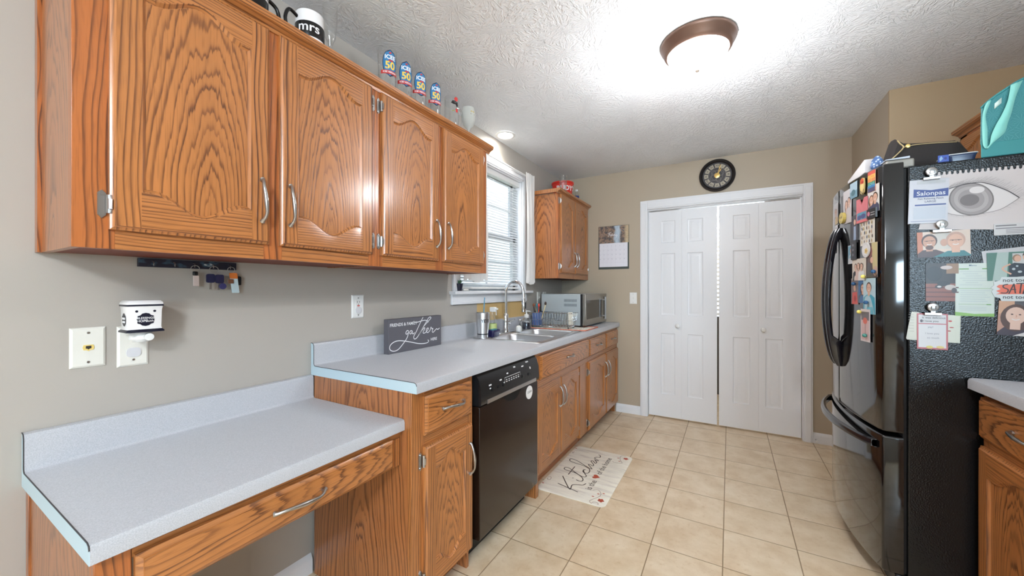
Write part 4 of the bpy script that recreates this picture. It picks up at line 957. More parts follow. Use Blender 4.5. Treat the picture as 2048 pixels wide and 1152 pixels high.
for i in range(1, 7): b.ribbon([(.425 + i * .0413, 1.484), (.425 + i * .0413, 1.705)], .0008, fpg, 0, 0)
n = 1
for r in range(4):
    for c in range(7): b.text(str(n), .011, fpg, 1, 'LEFT', .428 + c * .0413, 1.690 - r * .045); n += 1
b.build('date_grid', [P(196, 196, 206), P(150, 150, 162)], pg, smooth=0, fix=False)

# ------------------------------------------------------------------ lamps
t = thing('ceiling_light', 'flush ceiling light with bronze rim and glowing white glass bowl', 'ceiling light', (1.47, 2.02, 2.29))
b = MB().lathe([(0, H - .001), (.166, H - .001), (.168, H - .008), (.164, H - .018), (.158, H - .024), (.150, H - .046), (.141, H - .058), (.136, H - .060), (.134, H - .05)], (1.47, 2.02, 0), 48); b.build('rim', M('bronze', (112, 88, 76), .38, .6), t, smooth=40)
lampm = N('lit_glass'); lampm.b.inputs['Base Color'].default_value = (.9, .9, .88, 1); lampm.b.inputs['Emission Color'].default_value = (.97, .97, 1.0, 1); lampm.b.inputs['Emission Strength'].default_value = 6
MB().lathe([(.1335, H - .052), (.132, H - .066), (.120, H - .095), (.095, H - .118), (.06, H - .132), (.02, H - .138), (0, H - .139)], (1.47, 2.02, 0), 48, 0, False).build('glass_bowl', lampm.m, t, smooth=60)
MB().lathe([(.010, H - .137), (.010, H - .143), (.006, H - .149), (0, H - .151)], (1.47, 2.02, 0), 16).build('finial', M('nickel', (150, 140, 130), .3, .8), t)
pl_ = bpy.data.lights.new('added_ceiling_fill', 'POINT'); pl_.energy = 15; pl_.color = (.97, .97, 1.0); pl_.shadow_soft_size = .03  # added unseen point light below the bowl, spreads light across the ceiling
plo = bpy.data.objects.new('added_ceiling_fill', pl_); COL.objects.link(plo); plo.parent = t; plo.location = (0, 0, -.29)
t = thing('recessed_light', 'small round recessed downlight in the ceiling above the sink', 'ceiling light', (.105, 2.50, 2.43))
MB().lathe([(.076, H - .0005), (.076, H - .005), (.060, H - .009), (.054, H - .004)], (.105, 2.50, 0), 36, 0, False).build('trim_ring', white_plastic, t, smooth=50)
lm = N('lit_lens'); lm.b.inputs['Emission Color'].default_value = (1, .96, .88, 1); lm.b.inputs['Emission Strength'].default_value = 30
MB().lathe([(.054, H - .004), (.03, H - .0055), (0, H - .006)], (.105, 2.50, 0), 28, 0, False).build('lens', lm.m, t)
sp_ = bpy.data.lights.new('downlight_beam', 'SPOT'); sp_.energy = 15; sp_.color = (1, .95, .86); sp_.spot_size = math.radians(130); sp_.spot_blend = .5; sp_.shadow_soft_size = .05
so = bpy.data.objects.new('downlight_beam', sp_); COL.objects.link(so); so.parent = t; so.location = (0, 0, -.002)

# ------------------------------------------------------------------ floor mat
KITCHEN = [[(0.8, 2.204), (0.652, 2.24)], [(0.643, 2.343), (0.743, 2.21), (0.74, 2.266), (0.774, 2.289), (0.798, 2.297), (0.81, 2.326)], [(0.738, 2.34), (0.757, 2.336), (0.775, 2.338), (0.777, 2.363), (0.752, 2.396), (0.7, 2.426), (0.643, 2.43), (0.616, 2.44), (0.612, 2.463), (0.637, 2.47), (0.69, 2.437), (0.741, 2.406), (0.772, 2.401), (0.78, 2.42), (0.765, 2.44), (0.745, 2.472), (0.735, 2.492), (0.745, 2.503), (0.736, 2.488), (0.742, 2.464), (0.762, 2.454), (0.777, 2.466), (0.778, 2.49)], [(0.778, 2.49), (0.774, 2.508), (0.758, 2.532), (0.709, 2.553), (0.649, 2.561), (0.607, 2.575), (0.595, 2.6), (0.608, 2.614), (0.662, 2.597), (0.721, 2.56), (0.781, 2.533), (0.747, 2.575), (0.738, 2.588), (0.752, 2.59), (0.773, 2.584), (0.769, 2.606), (0.749, 2.631), (0.737, 2.649), (0.747, 2.659), (0.764, 2.64), (0.775, 2.628), (0.779, 2.649), (0.752, 2.684), (0.769, 2.672), (0.782, 2.679), (0.755, 2.699), (0.744, 2.712), (0.758, 2.733), (0.775, 2.737), (0.77, 2.767), (0.753, 2.778)], [(0.668, 2.38), (0.666, 2.51)], [(0.709, 2.348), (0.714, 2.355)]]
FLOUR = [[(0.907, 2.125), (0.893, 2.145), (0.9, 2.166), (0.919, 2.199), (0.931, 2.228), (0.926, 2.26), (0.905, 2.285), (0.884, 2.282), (0.872, 2.271)], [(0.909, 2.123), (0.914, 2.142), (0.931, 2.152), (0.946, 2.141), (0.946, 2.128)], [(0.941, 2.729), (0.916, 2.772), (0.904, 2.821), (0.914, 2.848), (0.939, 2.85)], [(0.941, 2.729), (0.92, 2.717), (0.892, 2.708), (0.872, 2.721)], [(0.563, 2.284), (0.575, 2.296), (0.588, 2.28), (0.588, 2.253), (0.575, 2.253), (0.567, 2.275)], [(0.563, 2.73), (0.576, 2.709), (0.574, 2.743)]]
t = thing('kitchen_mat', 'cream floor mat with kitchen lettering in front of the sink cabinet', 'floor mat', (.775, 2.49, 0))
k = N('mat_cream'); co = k.co(); n1 = k.noise(k.vmath('MULTIPLY', co, (1.2, 9, 1)), 3.0, 4, .65)
c_ = k.ramp(n1, [(.36, rgb(216, 208, 196)), (.46, rgb(234, 228, 214)), (.58, rgb(240, 234, 218)), (.72, rgb(242, 240, 232))])
n2 = k.ramp(k.noise(k.vmath('MULTIPLY', co, (3, 16, 1)), 4.0, 3, .6), [(.62, (0, 0, 0)), (.72, (1, 1, 1))]); nb = k.new('ShaderNodeRGBToBW'); k.put(nb.inputs[0], n2)
k.put(k.b.inputs['Base Color'], k.mix(k.math('MULTIPLY', nb.outputs[0], .35), c_, rgb(168, 158, 148))); k.b.inputs['Roughness'].default_value = .6
rr = rrect(.556, .988, 2.12, 2.862, .035)
MB().loft([[(x, y, .001) for x, y in rr], [(x, y, .0045) for x, y in rr], [(.772 + (x - .772) * .985, 2.491 + (y - 2.491) * .992, .006) for x, y in rr]]).build('pad', k.m, t)
fm = lambda x, y: (x, y, .0066); b = MB()
for st_ in KITCHEN: b.ribbon(st_, .0062, fm, 0, 6)
ft = lambda s, q: (.862 - q, 2.262 + s, .0066)
b.text('is the', .058, ft, 0, 'LEFT', 0, 0).text('of the home', .056, ft, 0, 'LEFT', .222, .003)
for st_ in FLOUR: b.ribbon(st_, .003, fm, 1, 6)
hx, hy = .838, 2.443; hp = []
for i in range(24):
    a = 2 * PI * i / 24; hp.append(fm(hx - .0017 * (13 * math.cos(a) - 5 * math.cos(2 * a) - 2 * math.cos(3 * a) - math.cos(4 * a)), hy + .0017 * 16 * math.sin(a) ** 3))
b.poly(hp, 2)
for fx_, fy_, r in ((.949, 2.182, .016), (.947, 2.809, .015)):
    for i in range(5): 
        a = 2 * PI * i / 5; b.poly([fm(fx_ + r * .75 * math.cos(a) + p[0], fy_ + r * .75 * math.sin(a) + p[1]) for p in ell(0, 0, r * .5, r * .5, 10)], 2)
    b.poly([(*fm(fx_ + p[0], fy_ + p[1])[:2], .0068) for p in ell(0, 0, r * .5, r * .5, 10)], 2)
for fx_, fy_ in ((.915, 2.245), (.942, 2.265), (.895, 2.202), (.896, 2.793), (.916, 2.747), (.567, 2.198), (.567, 2.803)): b.poly([fm(fx_ + p[0], fy_ + p[1]) for p in ell(0, 0, .008, .005, 8)], 2)
b.build('printed_lettering', [P(58, 46, 40), P(150, 128, 116), P(186, 84, 62)], t, smooth=0, fix=False)
t = thing('door_stop', 'small spring door stop on the baseboard near the refrigerator', 'door stop', (2.209, YF - .03, .02))
b = MB().tube([(2.209, YF - .013, .031), (2.209, YF - .055, .031)], .006, 8); b.build('spring', pewter, t)
MB().tube([(2.209, YF - .055, .031), (2.209, YF - .066, .031)], .008, 10).build('tip', white_plastic, t)


# ------------------------------------------------------------------ refrigerator
FY0, FY1, FYM = 2.105, 2.96, 2.5325
def fx(y): return 2.147 - .052 * (1 - ((y - FYM) / .4275) ** 2)
t = thing('refrigerator', 'black french door refrigerator covered in photos and magnets', 'refrigerator', (2.6, 2.53, 0))
MB().box(2.224, 2.99, FY0, FY1, .03, 1.741).build('cabinet_body', pebble, t, bevel=.006)
MB().box(2.19, 2.24, FY0 + .01, FY1 - .01, .012, .085).build('base_grille', black_plastic, t, bevel=.004)
b = MB()
for y in (FY0 + .03, FY1 - .03): b.tube([(2.22, y, .0), (2.22, y, .03)], .016, 12)
for y in (FY0 + .05, FY1 - .05): b.tube([(2.93, y, .0), (2.93, y, .03)], .02, 12)
b.build('feet', black_plastic, t)
def fdoor(name, y0, y1, z0, z1, r0, r1):
    n = 16; pts = []
    for i in range(n + 1):
        y = y0 + (y1 - y0) * i / n; x = fx(y)
        for e, r in ((y - y0, r0), (y1 - y, r1)):
            if r and e < r: x += r - math.sqrt(max(0, r * r - (r - e) ** 2))
        pts.append((x, y))
    k = 6; ex = []
    for yy, r, sg in ((y0, r0, 1), (y1, r1, -1)):
        ex.append([(fx(yy) + r - r * math.sin(PI / 2 * q / k), yy + sg * (r - r * math.cos(PI / 2 * q / k))) for q in range(k)])
    pts = ex[0] + [p for p in pts if y0 + r0 <= p[1] <= y1 - r1] + ex[1][::-1] + [(2.212, y1), (2.212, y0)]
    cx_, cy_ = 2.17, (y0 + y1) / 2
    def L(z, d): return [(x + (d if x < 2.2 else 0), cy_ + (y - cy_) * (1 - d / (y1 - y0) * 2), z) for x, y in pts]
    return MB().loft([L(z0, .008), L(z0 + .004, .002), L(z0 + .010, 0), L(z1 - .010, 0), L(z1 - .004, .002), L(z1, .008)]).build(name, black_gloss, t, smooth=50)
da = fdoor('door', FY0, FYM - .003, .662, 1.763, .012, .008)
db = fdoor('door', FYM + .003, FY1, .662, 1.763, .008, .012)
dz = fdoor('freezer_drawer', FY0, FY1, .09, .648, .012, .012)
MB().box(2.2125, 2.2235, FY0 + .012, FY1 - .012, .095, 1.735).build('door_gasket', M('gasket_black', (8, 8, 9), .7), t)
def fhandle(par, y, sg):
    z0, z1 = .858, 1.556; loops = []; n = 32
    for i in range(n + 1):
        q = i / n; a = math.sin(PI * (q ** .92)) ** .62 if 0 < q < 1 else 0
        x = fx(y) - .006 - .050 * a; xi = x + .013
        if q < .22: xi = max(xi, fx(y) + .004 - .040 * max(0, (q - .15) / .07) ** 2)
        if q > .90: xi = max(xi, fx(y) + .004 - .040 * max(0, (.945 - q) / .045) ** 2)
        hw = .016 if q > .2 else .013 + .015 * q
        loops.append([(x + dx, y + dy * hw / .016, z0 + (z1 - z0) * q) for dx, dy in ((-.010, -.011), (-.011, -.003), (-.0075, -.001), (-.0075, .001), (-.011, .003), (-.010, .011), (-.004, .016))] + [(xi - .004, y + hw, z0 + (z1 - z0) * q), (xi, y + hw * .8, z0 + (z1 - z0) * q), (xi, y - hw * .8, z0 + (z1 - z0) * q), (xi - .004, y - hw, z0 + (z1 - z0) * q), (x - .004, y - hw, z0 + (z1 - z0) * q)])
    MB().loft(loops).build('handle', M('handle_black', (18, 17, 24), .16, coat=.4), par, smooth=40)
fhandle(da, 2.494, -1); fhandle(db, 2.571, 1)
b = MB(); loops = []
for i in range(31):
    q = i / 30; y = FY0 + .035 + (FY1 - FY0 - .07) * q; a = math.sin(PI * q) ** .6 if 0 < q < 1 else 0
    x = fx(y) - .003 - .047 * a
    loops.append([(x + dx, y, .600 + dz_) for dx, dz_ in ((-.010, -.012), (-.012, 0), (-.010, .012), (0, .017), (.009, .014), (.011, 0), (.009, -.014), (0, -.017))])
b.loft(loops)
for y in (FY0 + .035, FY1 - .065): b.box(fx(y) - .016, fx(y) + .004, y, y + .03, .586, .614)
b.build('handle', M('handle_black'), dz, smooth=40)
MB().box(2.165, 2.25, FY0 + .02, FY0 + .075, 1.7415, 1.778).build('hinge_cover', M('hinge_grey', (150, 146, 138), .4), t, bevel=.006)

# ------------------------------------------------------------------ paper things: art in units of the card's height
def side_map(x0, z0, h, rot=0, off=.0012, y=FY0):
    c, s = math.cos(rot), math.sin(rot); return lambda a, q, d: (x0 + (a * c - q * s) * h, y - off - d, z0 + (a * s + q * c) * h)
def front_map(y_left, z0, h, off=.0015, rot=0):
    c, s = math.cos(rot), math.sin(rot)
    def f(a, q, d):
        y = y_left - (a * c - q * s) * h; return (fx(y) - off - d, y, z0 + (a * s + q * c) * h)
    return f
def card(name, label, cat, group, mp, asp, base, art, outline=None, th=.0006, rough=.35):
    q_ = .84; mats = [P(*[c * q_ for c in base], rough)]; idx = {tuple(base): 0}; b = MB(); h_ = .0002
    def mi(c):
        c = tuple(c)
        if c not in idx: idx[c] = len(mats); mats.append(P(*[v * q_ for v in c], rough))
        return idx[c]
    if outline: b.loft([[mp(x, y, 0) for x, y in outline], [mp(x, y, th) for x, y in outline]])
    else:
        n = 6; xs = [asp * i / n for i in range(n + 1)]
        lo = [(x, 0) for x in xs] + [(x, 1) for x in xs[::-1]]
        b.loft([[mp(x, y, 0) for x, y in lo], [mp(x, y, th) for x, y in lo]], cap0=False, cap1=False)
        for i in range(n): 
            b.poly([mp(xs[i], 0, th), mp(xs[i + 1], 0, th), mp(xs[i + 1], 1, th), mp(xs[i], 1, th)]); b.poly([mp(xs[i], 0, 0), mp(xs[i + 1], 0, 0), mp(xs[i + 1], 1, 0), mp(xs[i], 1, 0)])
    for k, a in enumerate(art):
        d = th + h_ * .35 * (k + 1) + .0001; c = mi(a[-1])
        f2 = lambda x, y, d=d: mp(min(max(x, 0), asp) if not outline else x, min(max(y, 0), 1) if not outline else y, d)
        if a[0] == 'r':
            for i in range(4):
                x0 = a[1] + (a[3] - a[1]) * i / 4; x1 = a[1] + (a[3] - a[1]) * (i + 1) / 4
                b.poly([f2(x0, a[2]), f2(x1, a[2]), f2(x1, a[4]), f2(x0, a[4])], c)
        elif a[0] == 'e': b.poly([f2(x, y) for x, y in ell(*a[1:5], 20)], c)
        elif a[0] == 'p': b.poly([f2(x, y) for x, y in a[1]], c)
        elif a[0] == 'l': b.ribbon(a[1], a[2], f2, c, 5)
        elif a[0] == 't': b.text(a[1], a[2], f2, c, 'CENTER', a[3], a[4], 0, .01)
        elif a[0] == 'tl': b.text(a[1], a[2], f2, c, 'LEFT', a[3], a[4], 0, .01)
    return tag(b.build(name, mats, smooth=0, fix=False), label, cat, group)
SK = (226, 178, 152); SK2 = (206, 156, 128)
def bust(cx, cy, r, hair, shirt, skin=SK, long=False, glasses=False):
    o = [('p', [(cx - 2.3 * r, -.0), (cx - 2.0 * r, cy - 2.0 * r), (cx - .8 * r, cy - 1.35 * r), (cx + .8 * r, cy - 1.35 * r), (cx + 2.0 * r, cy - 2.0 * r), (cx + 2.3 * r, 0)], shirt)]
    if long: o += [('e', cx, cy - .25 * r, 1.18 * r, 1.55 * r, hair)]
    o += [('r', cx - .4 * r, cy - 1.6 * r, cx + .4 * r, cy - .6 * r, skin), ('e', cx, cy + .18 * r, .96 * r, 1.15 * r, hair), ('e', cx, cy, .78 * r, 1.0 * r, skin),
          ('e', cx - .3 * r, cy + .15 * r, .1 * r, .07 * r, (60, 44, 40)), ('e', cx + .3 * r, cy + .15 * r, .1 * r, .07 * r, (60, 44, 40)),
          ('l', [(cx - .3 * r, cy - .38 * r), (cx, cy - .5 * r), (cx + .3 * r, cy - .38 * r)], .12 * r, (236, 230, 226)), ('l', [(cx, cy + .1 * r), (cx + .06 * r, cy - .12 * r), (cx - .04 * r, cy - .14 * r)], .06 * r, SK2)]
    if glasses: o += [('l', [(cx - .6 * r, cy + .18 * r), (cx + .6 * r, cy + .18 * r)], .07 * r, (50, 40, 40))]
    return o
GS = 'papers and photos on the refrigerator side'; GF = 'photos and magnets on the refrigerator doors'
# eye drawing on torn sketch paper, traced in its own plane
t = thing('pencil_drawing', 'pencil drawing of one large eye on spiral torn sketch paper', 'drawing', (2.44, FY0, 1.46), GS)
fp = lambda d: (lambda x, z: (x, FY0 - .0012 - d, z)); W2 = .37
tz = lambda x: 1.704 + (x - 2.297) * -.035; ol = [(2.2535, 1.484), (2.452, 1.469), (2.253 + W2, 1.457), (2.297 + W2, tz(2.297 + W2))]
n = 26; x0, x1 = 2.297 + W2, 2.297
for i in range(n):
    xa = x0 + (x1 - x0) * i / n; st = (x1 - x0) / n
    for q, dzz in ((.22, 0), (.30, -.010), (.55, -.013), (.78, -.010), (.80, 0)): ol.append((xa + st * q, tz(xa) + dzz))
ol.append((2.297, tz(2.297)))
b = MB(); b.fill(ol, [], fp(.0006)); b.build('sheet', P(188, 181, 181), t, smooth=0, fix=False)
b = MB(); D = [.0008]
def lay(pts, c): D[0] += .00008; b.poly([fp(D[0])(x, z) for x, z in pts], c)
def ln(pts, w, c): D[0] += .00002; b.ribbon(pts, w, fp(D[0]), c, 6)
UP = [(2.325, 1.622), (2.337, 1.634), (2.355, 1.64), (2.373, 1.645), (2.413, 1.649), (2.435, 1.642), (2.457, 1.629), (2.488, 1.606), (2.514, 1.579)]
LOW = [(2.325, 1.548), (2.333, 1.542), (2.355, 1.532), (2.391, 1.526), (2.426, 1.531), (2.467, 1.541), (2.497, 1.563), (2.514, 1.579)]
u_, l_ = spline(UP, 6), spline(LOW, 6)
lay(u_ + l_[::-1], 4)
ci = (2.395, 1.588); sq = lambda r: [(ci[0] + r * .95 * math.cos(2 * PI * i / 36), ci[1] + r * 1.02 * math.sin(2 * PI * i / 36) - .12 * r * math.cos(2 * PI * i / 36)) for i in range(36)]
for r, c in ((.061, 1), (.057, 2), (.047, 3), (.036, 2)): lay(sq(r), c)
lay([(2.391 + .025 * math.cos(2 * PI * i / 24), 1.585 + .022 * math.sin(2 * PI * i / 24)) for i in range(24)], 1)
lay([(2.41 + .0195 * math.cos(2 * PI * i / 24), 1.621 + .013 * math.sin(2 * PI * i / 24)) for i in range(24)], 4)
ln(UP, .0032, 0); ln(LOW, .0016, 1); ln([(x - .0, z + .006) for x, z in UP[2:8]], .0022, 3)
for i in range(0, len(u_), 1):
    x, z = u_[i]; l = .018 + .006 * math.sin(i * 2.3); k_ = (x - 2.40) * 1.6
    ln([(x, z + .003), (x + l * (.35 + k_), z + l * .55), (x + l * (.8 + k_), z + l * .9)], .0008, 2)
for i in range(0, len(l_), 3):
    x, z = l_[i]; ln([(x, z - .002), (x + .006 + (x - 2.4) * .05, z - .008)], .0007, 3)
b.build('pencil_lines', [P(70, 64, 66), P(104, 98, 98), P(140, 134, 134), P(158, 152, 152), P(198, 193, 193)], t, smooth=0, fix=False)
card('patch_packet', 'white and blue pain relief patch packet clipped over the eye drawing', 'packet', GS, side_map(2.2225, 1.508, .172, -.03, .0035), .635, (214, 216, 224), [
    ('p', [(.07, .60), (.63, .60), (.63, .78), (.36, .75), (.07, .79)], (38, 62, 140)), ('t', 'Salonpas', .135, .355, .64, (236, 238, 244)), ('t', 'Pain Relieving Patch', .052, .35, .545, (60, 66, 110)), ('t', 'LARGE', .062, .35, .475, (60, 66, 110)),
    ('r', .10, .405, .60, .435, (38, 62, 140)), ('r', .08, .10, .60, .37, (200, 206, 218)), ('r', .12, .90, .58, .97, (200, 202, 206)), ('r', .04, .04, .5, .055, (150, 156, 180))], th=.003)
card('photo_print', 'photo of two smiling men in glasses, one in a teal shirt, below the clip', 'photo', GS, side_map(2.251, 1.372, .100, .02, .0015), 1.44, (226, 206, 190), [
    ('r', 0, 0, .16, 1, (196, 120, 84)), ('r', .5, .3, .9, 1, (212, 206, 196)), *bust(.34, .60, .23, (70, 44, 34), (72, 40, 38), SK2, glasses=True), ('e', .34, .38, .11, .09, (96, 62, 48)), ('e', .74, .55, .10, .14, (206, 160, 136)), *bust(1.05, .58, .27, (200, 160, 140), (46, 120, 126), SK, glasses=True)])
card('photo_print', 'photo of a dark horse and a fallen animal on red decking', 'photo', GS, side_map(2.274, 1.201, .148, 0, .0015), .60, (44, 34, 34), [
    ('r', 0, 0, .6, .46, (140, 78, 62)), ('r', 0, .10, .6, .13, (96, 50, 40)), ('r', 0, .22, .6, .25, (96, 50, 40)), ('r', 0, .34, .6, .37, (96, 50, 40)), ('r', .38, .72, .6, .98, (150, 116, 84)), ('e', .16, .72, .15, .2, (24, 20, 24)), ('e', .38, .88, .11, .05, (206, 190, 186)),
    ('e', .33, .46, .12, .07, (30, 26, 30)), ('e', .24, .38, .07, .05, (46, 38, 40)), ('e', .25, .38, .04, .025, (206, 200, 200)), ('e', .45, .36, .10, .07, (200, 190, 184)), ('e', .52, .28, .05, .07, (70, 58, 58))])
card('menu_sheet', 'pale green printed menu sheet with fine lines of text', 'paper', GS, side_map(2.3535, 1.146, .200, -.01, .0018), .50, (214, 226, 218), [
    ('p', [(0, 0), (.50, 0), (.50, .06), (.25, .045), (0, .075)], (140, 190, 96)), ('t', 'Menu', .045, .22, .945, (90, 120, 150)), ('r', .04, .885, .17, .902, (110, 168, 80)), ('r', .34, .885, .40, .902, (110, 168, 80)), ('r', .04, .52, .46, .528, (150, 190, 130)), ('r', .04, .22, .46, .226, (150, 190, 130)), ('r', .40, .215, .46, .232, (110, 168, 80)),
    *[('r', .05 + .04 * (i % 3), .84 - .042 * i, .44 - .05 * ((i * 7) % 4), .846 - .042 * i, (178, 190, 200)) for i in range(7)], *[('r', .06, .48 - .04 * i, .44 - .03 * ((i * 5) % 3), .486 - .04 * i, (178, 194, 206)) for i in range(6)], *[('r', .05, .17 - .03 * i, .40, .175 - .03 * i, (178, 190, 200)) for i in range(3)]])
card('label_sticker', 'white printed address label at the lower corner of the eye drawing', 'sticker', GS, side_map(2.452, 1.446, .042, .0, .0030), 2.4, (216, 214, 216), [('r', .1, .78, 1.3, .88, (120, 116, 120)), ('r', .1, .55, 2.1, .64, (140, 136, 140)), *[('r', .7, .40 - .13 * i, 1.8, .46 - .13 * i, (156, 152, 156)) for i in range(3)]])
card('photo_print', 'photo of treetops under a white sky, tucked behind the couple photo', 'photo', GS, side_map(2.4345, 1.282, .108, .12, .0014), 1.4, (206, 206, 210), [('r', 0, 0, 1.4, .45, (150, 130, 96)), ('e', .95, .62, .35, .18, (96, 92, 104)), ('e', .62, .55, .2, .1, (112, 106, 118))])
card('photo_print', 'photo of a couple kissing, green background, above the white quote magnet', 'photo', GS, side_map(2.436, 1.278, .104, 0.02, .0032), 1.3, (70, 120, 104), [('p', [(.12, 0), (.25, 1), (.52, 1), (.45, 0)], (176, 196, 190)), ('r', .60, 0, 1.3, .95, (206, 206, 206)),
    ('e', .70, .78, .10, .13, (150, 118, 90)), ('e', .72, .76, .08, .11, SK), ('p', [(.50, .1), (.52, .55), (.64, .62), (.86, .58), (.92, .15)], (28, 34, 50)), ('e', .62, .4, .04, .04, (190, 200, 206)), ('e', .76, .3, .05, .04, (190, 200, 206)), ('e', .70, .5, .03, .03, (190, 200, 206)),
    ('l', [(.55, .58), (.36, .42), (.56, .22)], .05, SK), ('e', .95, .86, .12, .13, (40, 32, 30)), ('e', .93, .80, .10, .12, SK), ('p', [(.86, 0), (.90, .6), (1.05, .66), (1.3, .6), (1.3, 0)], (226, 228, 230))])
card('quote_magnet', 'white torn edge magnet with SATAN on an orange stripe between two photos', 'magnet', GS, side_map(2.440, 1.204, .088, 0, .0042), 1.4, (222, 228, 230), [('p', [(.18, .28), (.30, .34), (.19, .42), (.32, .50), (.20, .60), (.28, .68), (1.38, .72), (1.38, .30)], (240, 116, 84)),
    ('tl', 'not today', .21, .37, .80, (56, 58, 64)), ('tl', 'not today', .21, .37, .10, (56, 58, 64)), ('l', [(.52, .70), (.40, .66), (.40, .56), (.52, .48), (.48, .34), (.32, .34)], .04, (50, 36, 36)), ('l', [(.54, .30), (.68, .72)], .04, (50, 36, 36)), ('l', [(.68, .72), (.72, .32)], .04, (50, 36, 36)), ('l', [(.58, .48), (.74, .48)], .035, (50, 36, 36)),
    ('l', [(.74, .72), (1.0, .74)], .04, (50, 36, 36)), ('l', [(.88, .74), (.84, .32)], .04, (50, 36, 36)), ('l', [(.92, .30), (1.04, .72), (1.12, .32)], .04, (50, 36, 36)), ('l', [(.98, .48), (1.1, .48)], .035, (50, 36, 36)), ('l', [(1.18, .32), (1.18, .70), (1.32, .34), (1.34, .72)], .04, (50, 36, 36))],
    outline=[(.10, .30), (.06, .40), (.12, .48), (.04, .55), (.14, .66), (.12, .80), (.30, .86), (.34, 1.0), (1.4, 1.0), (1.4, 0), (.34, 0), (.30, .12), (.16, .16)])
card('photo_print', 'photo of two smiling women beneath the white quote magnet', 'photo', GS, side_map(2.459, 1.080, .126, -.05, .0020), 1.1, (196, 150, 130), [('r', 0, .62, .30, 1, (214, 168, 136)), ('r', .30, .7, 1.1, 1, (92, 88, 92)), *bust(.34, .58, .25, (88, 60, 50), (64, 52, 66), (236, 200, 182), long=True), *bust(.86, .52, .24, (110, 70, 50), (220, 216, 214), (238, 204, 190), long=True)])
card('paper_note', 'cream torn note paper under the pink framed note', 'paper', GS, side_map(2.2185, 1.046, .112, 0, .0012), .9, (222, 222, 208), [*[('r', .06, .9 - .1 * i, .20, .91 - .1 * i, (170, 168, 160)) for i in range(7)]], outline=[(.0, .05), (.02, .0), (.30, -.01), (.34, .98), (.14, 1.0), (.06, .5)])
card('paper_note', 'pale green greeting card edge sticking out from the pink framed note', 'paper', GS, side_map(2.322, 1.042, .106, -.02, .0014), .42, (222, 226, 212), [('e', .16, .78, .05, .03, (196, 70, 70)), ('e', .20, .55, .06, .02, (180, 80, 80)), ('e', .14, .42, .05, .02, (180, 80, 80))])
card('paper_note', 'pink framed handwritten thank-you note under the lowest silver clip', 'paper', GS, side_map(2.249, 1.012, .140, 0, .0026), .61, (196, 110, 116), [('r', .03, .045, .575, .70, (226, 226, 228)), ('r', .03, .725, .575, .965, (222, 222, 224)), ('tl', 'It was delicious', .075, .10, .86, (60, 56, 60)), ('tl', 'I love you', .075, .13, .765, (60, 56, 60)), ('e', .09, .79, .03, .04, (90, 80, 90)),
    ('t', 'yay!', .07, .27, .60, (150, 150, 165)), ('t', 'I love you', .07, .30, .42, (160, 160, 172)), ('t', 'so much', .07, .32, .30, (160, 160, 172)), ('e', .25, .06, .07, .04, (226, 214, 120)), ('e', .46, .07, .08, .035, (226, 206, 130))])
def bulldog(label, x, z, w):
    t = thing('magnetic_clip', label, 'clip', (x, FY0 - .01, z), GS); y = FY0 - .006
    b = MB(); b.prism([(y, z - .004), (y - .004, z - .007), (y - .009, z - .004), (y - .009, z + .004), (y - .004, z + .007), (y, z + .004)], lambda p, a: (a, p[0], p[1]), x - w / 2, x + w / 2); b.build('jaw', pewter, t, smooth=40)
    MB().lathe([(0, 0), (.013, -.0005), (.017, -.004), (.015, -.008), (.006, -.010), (0, -.010)], (x, y - .002, z + .026), 18, 0, False, 'y').build('round_grip', pewter, t)
    MB().tube([(x - .006, y - .012, z + .018), (x - .006, y - .015, z + .03), (x + .006, y - .015, z + .03), (x + .006, y - .012, z + .018), (x - .006, y - .012, z + .018)], .0016, 6).build('spring', pewter, t)
    MB().box(x - .006, x + .006, y - .008, y, z + .005, z + .014).build('neck', pewter, t)
bulldog('silver bulldog clip holding the blue and white patch packet', 2.287, 1.681, .046)
bulldog('silver bulldog clip above the photo of two men', 2.315, 1.473, .050)
bulldog('silver bulldog clip holding the pink framed note', 2.291, 1.151, .046)

# refrigerator doors: photos and magnets
def fcard(name, label, cat, y0, y1, z0, z1, base, art, lvl=0, th=.0006, rot=0, outline=None):
    h = z1 - z0; return card(name, label, cat, GF, front_map(y1, z0, h, .0008 + .0012 * lvl, rot), (y1 - y0) / h, base, art, outline, th)
fcard('rainbow_card', 'rainbow striped LOVE card at the top near corner of the refrigerator door', 'card', 2.137, 2.188, 1.664, 1.752, (226, 150, 120), [('r', 0, .82, .6, 1, (222, 96, 84)), ('r', 0, .64, .6, .82, (244, 214, 100)), ('r', 0, .48, .6, .64, (226, 140, 90)), ('r', 0, .34, .6, .48, (72, 148, 92)), ('r', 0, .2, .6, .34, (56, 130, 186)), ('r', 0, 0, .6, .2, (84, 78, 110)), ('t', 'LOVE', .20, .29, .66, (236, 110, 96)), ('t', 'IS', .2, .29, .48, (240, 200, 120)), ('t', 'LOVE', .2, .29, .30, (150, 200, 220))], 2, .002)
fcard('bottle_magnet', 'orange and yellow figure magnet beside the rainbow card', 'magnet', 2.205, 2.252, 1.668, 1.742, (232, 204, 130), [('e', .3, .78, .2, .2, (220, 92, 50)), ('e', .36, .72, .14, .08, (170, 40, 30)), ('e', .3, .45, .18, .2, (238, 214, 140)), ('l', [(.15, .25), (.35, .05), (.5, .3)], .06, (60, 60, 64))], 2, .004, 0, [(.12, .1), (.05, .5), (.1, .9), (.3, 1), (.52, .92), (.56, .5), (.5, .1), (.3, 0)])
fcard('photo_print', 'pale blue seaside photo at the top of the refrigerator door', 'photo', 2.284, 2.36, 1.672, 1.745, (180, 206, 220), [('r', 0, 0, 1.2, .45, (120, 160, 176)), ('e', .5, .35, .3, .2, (72, 112, 122))], 1)
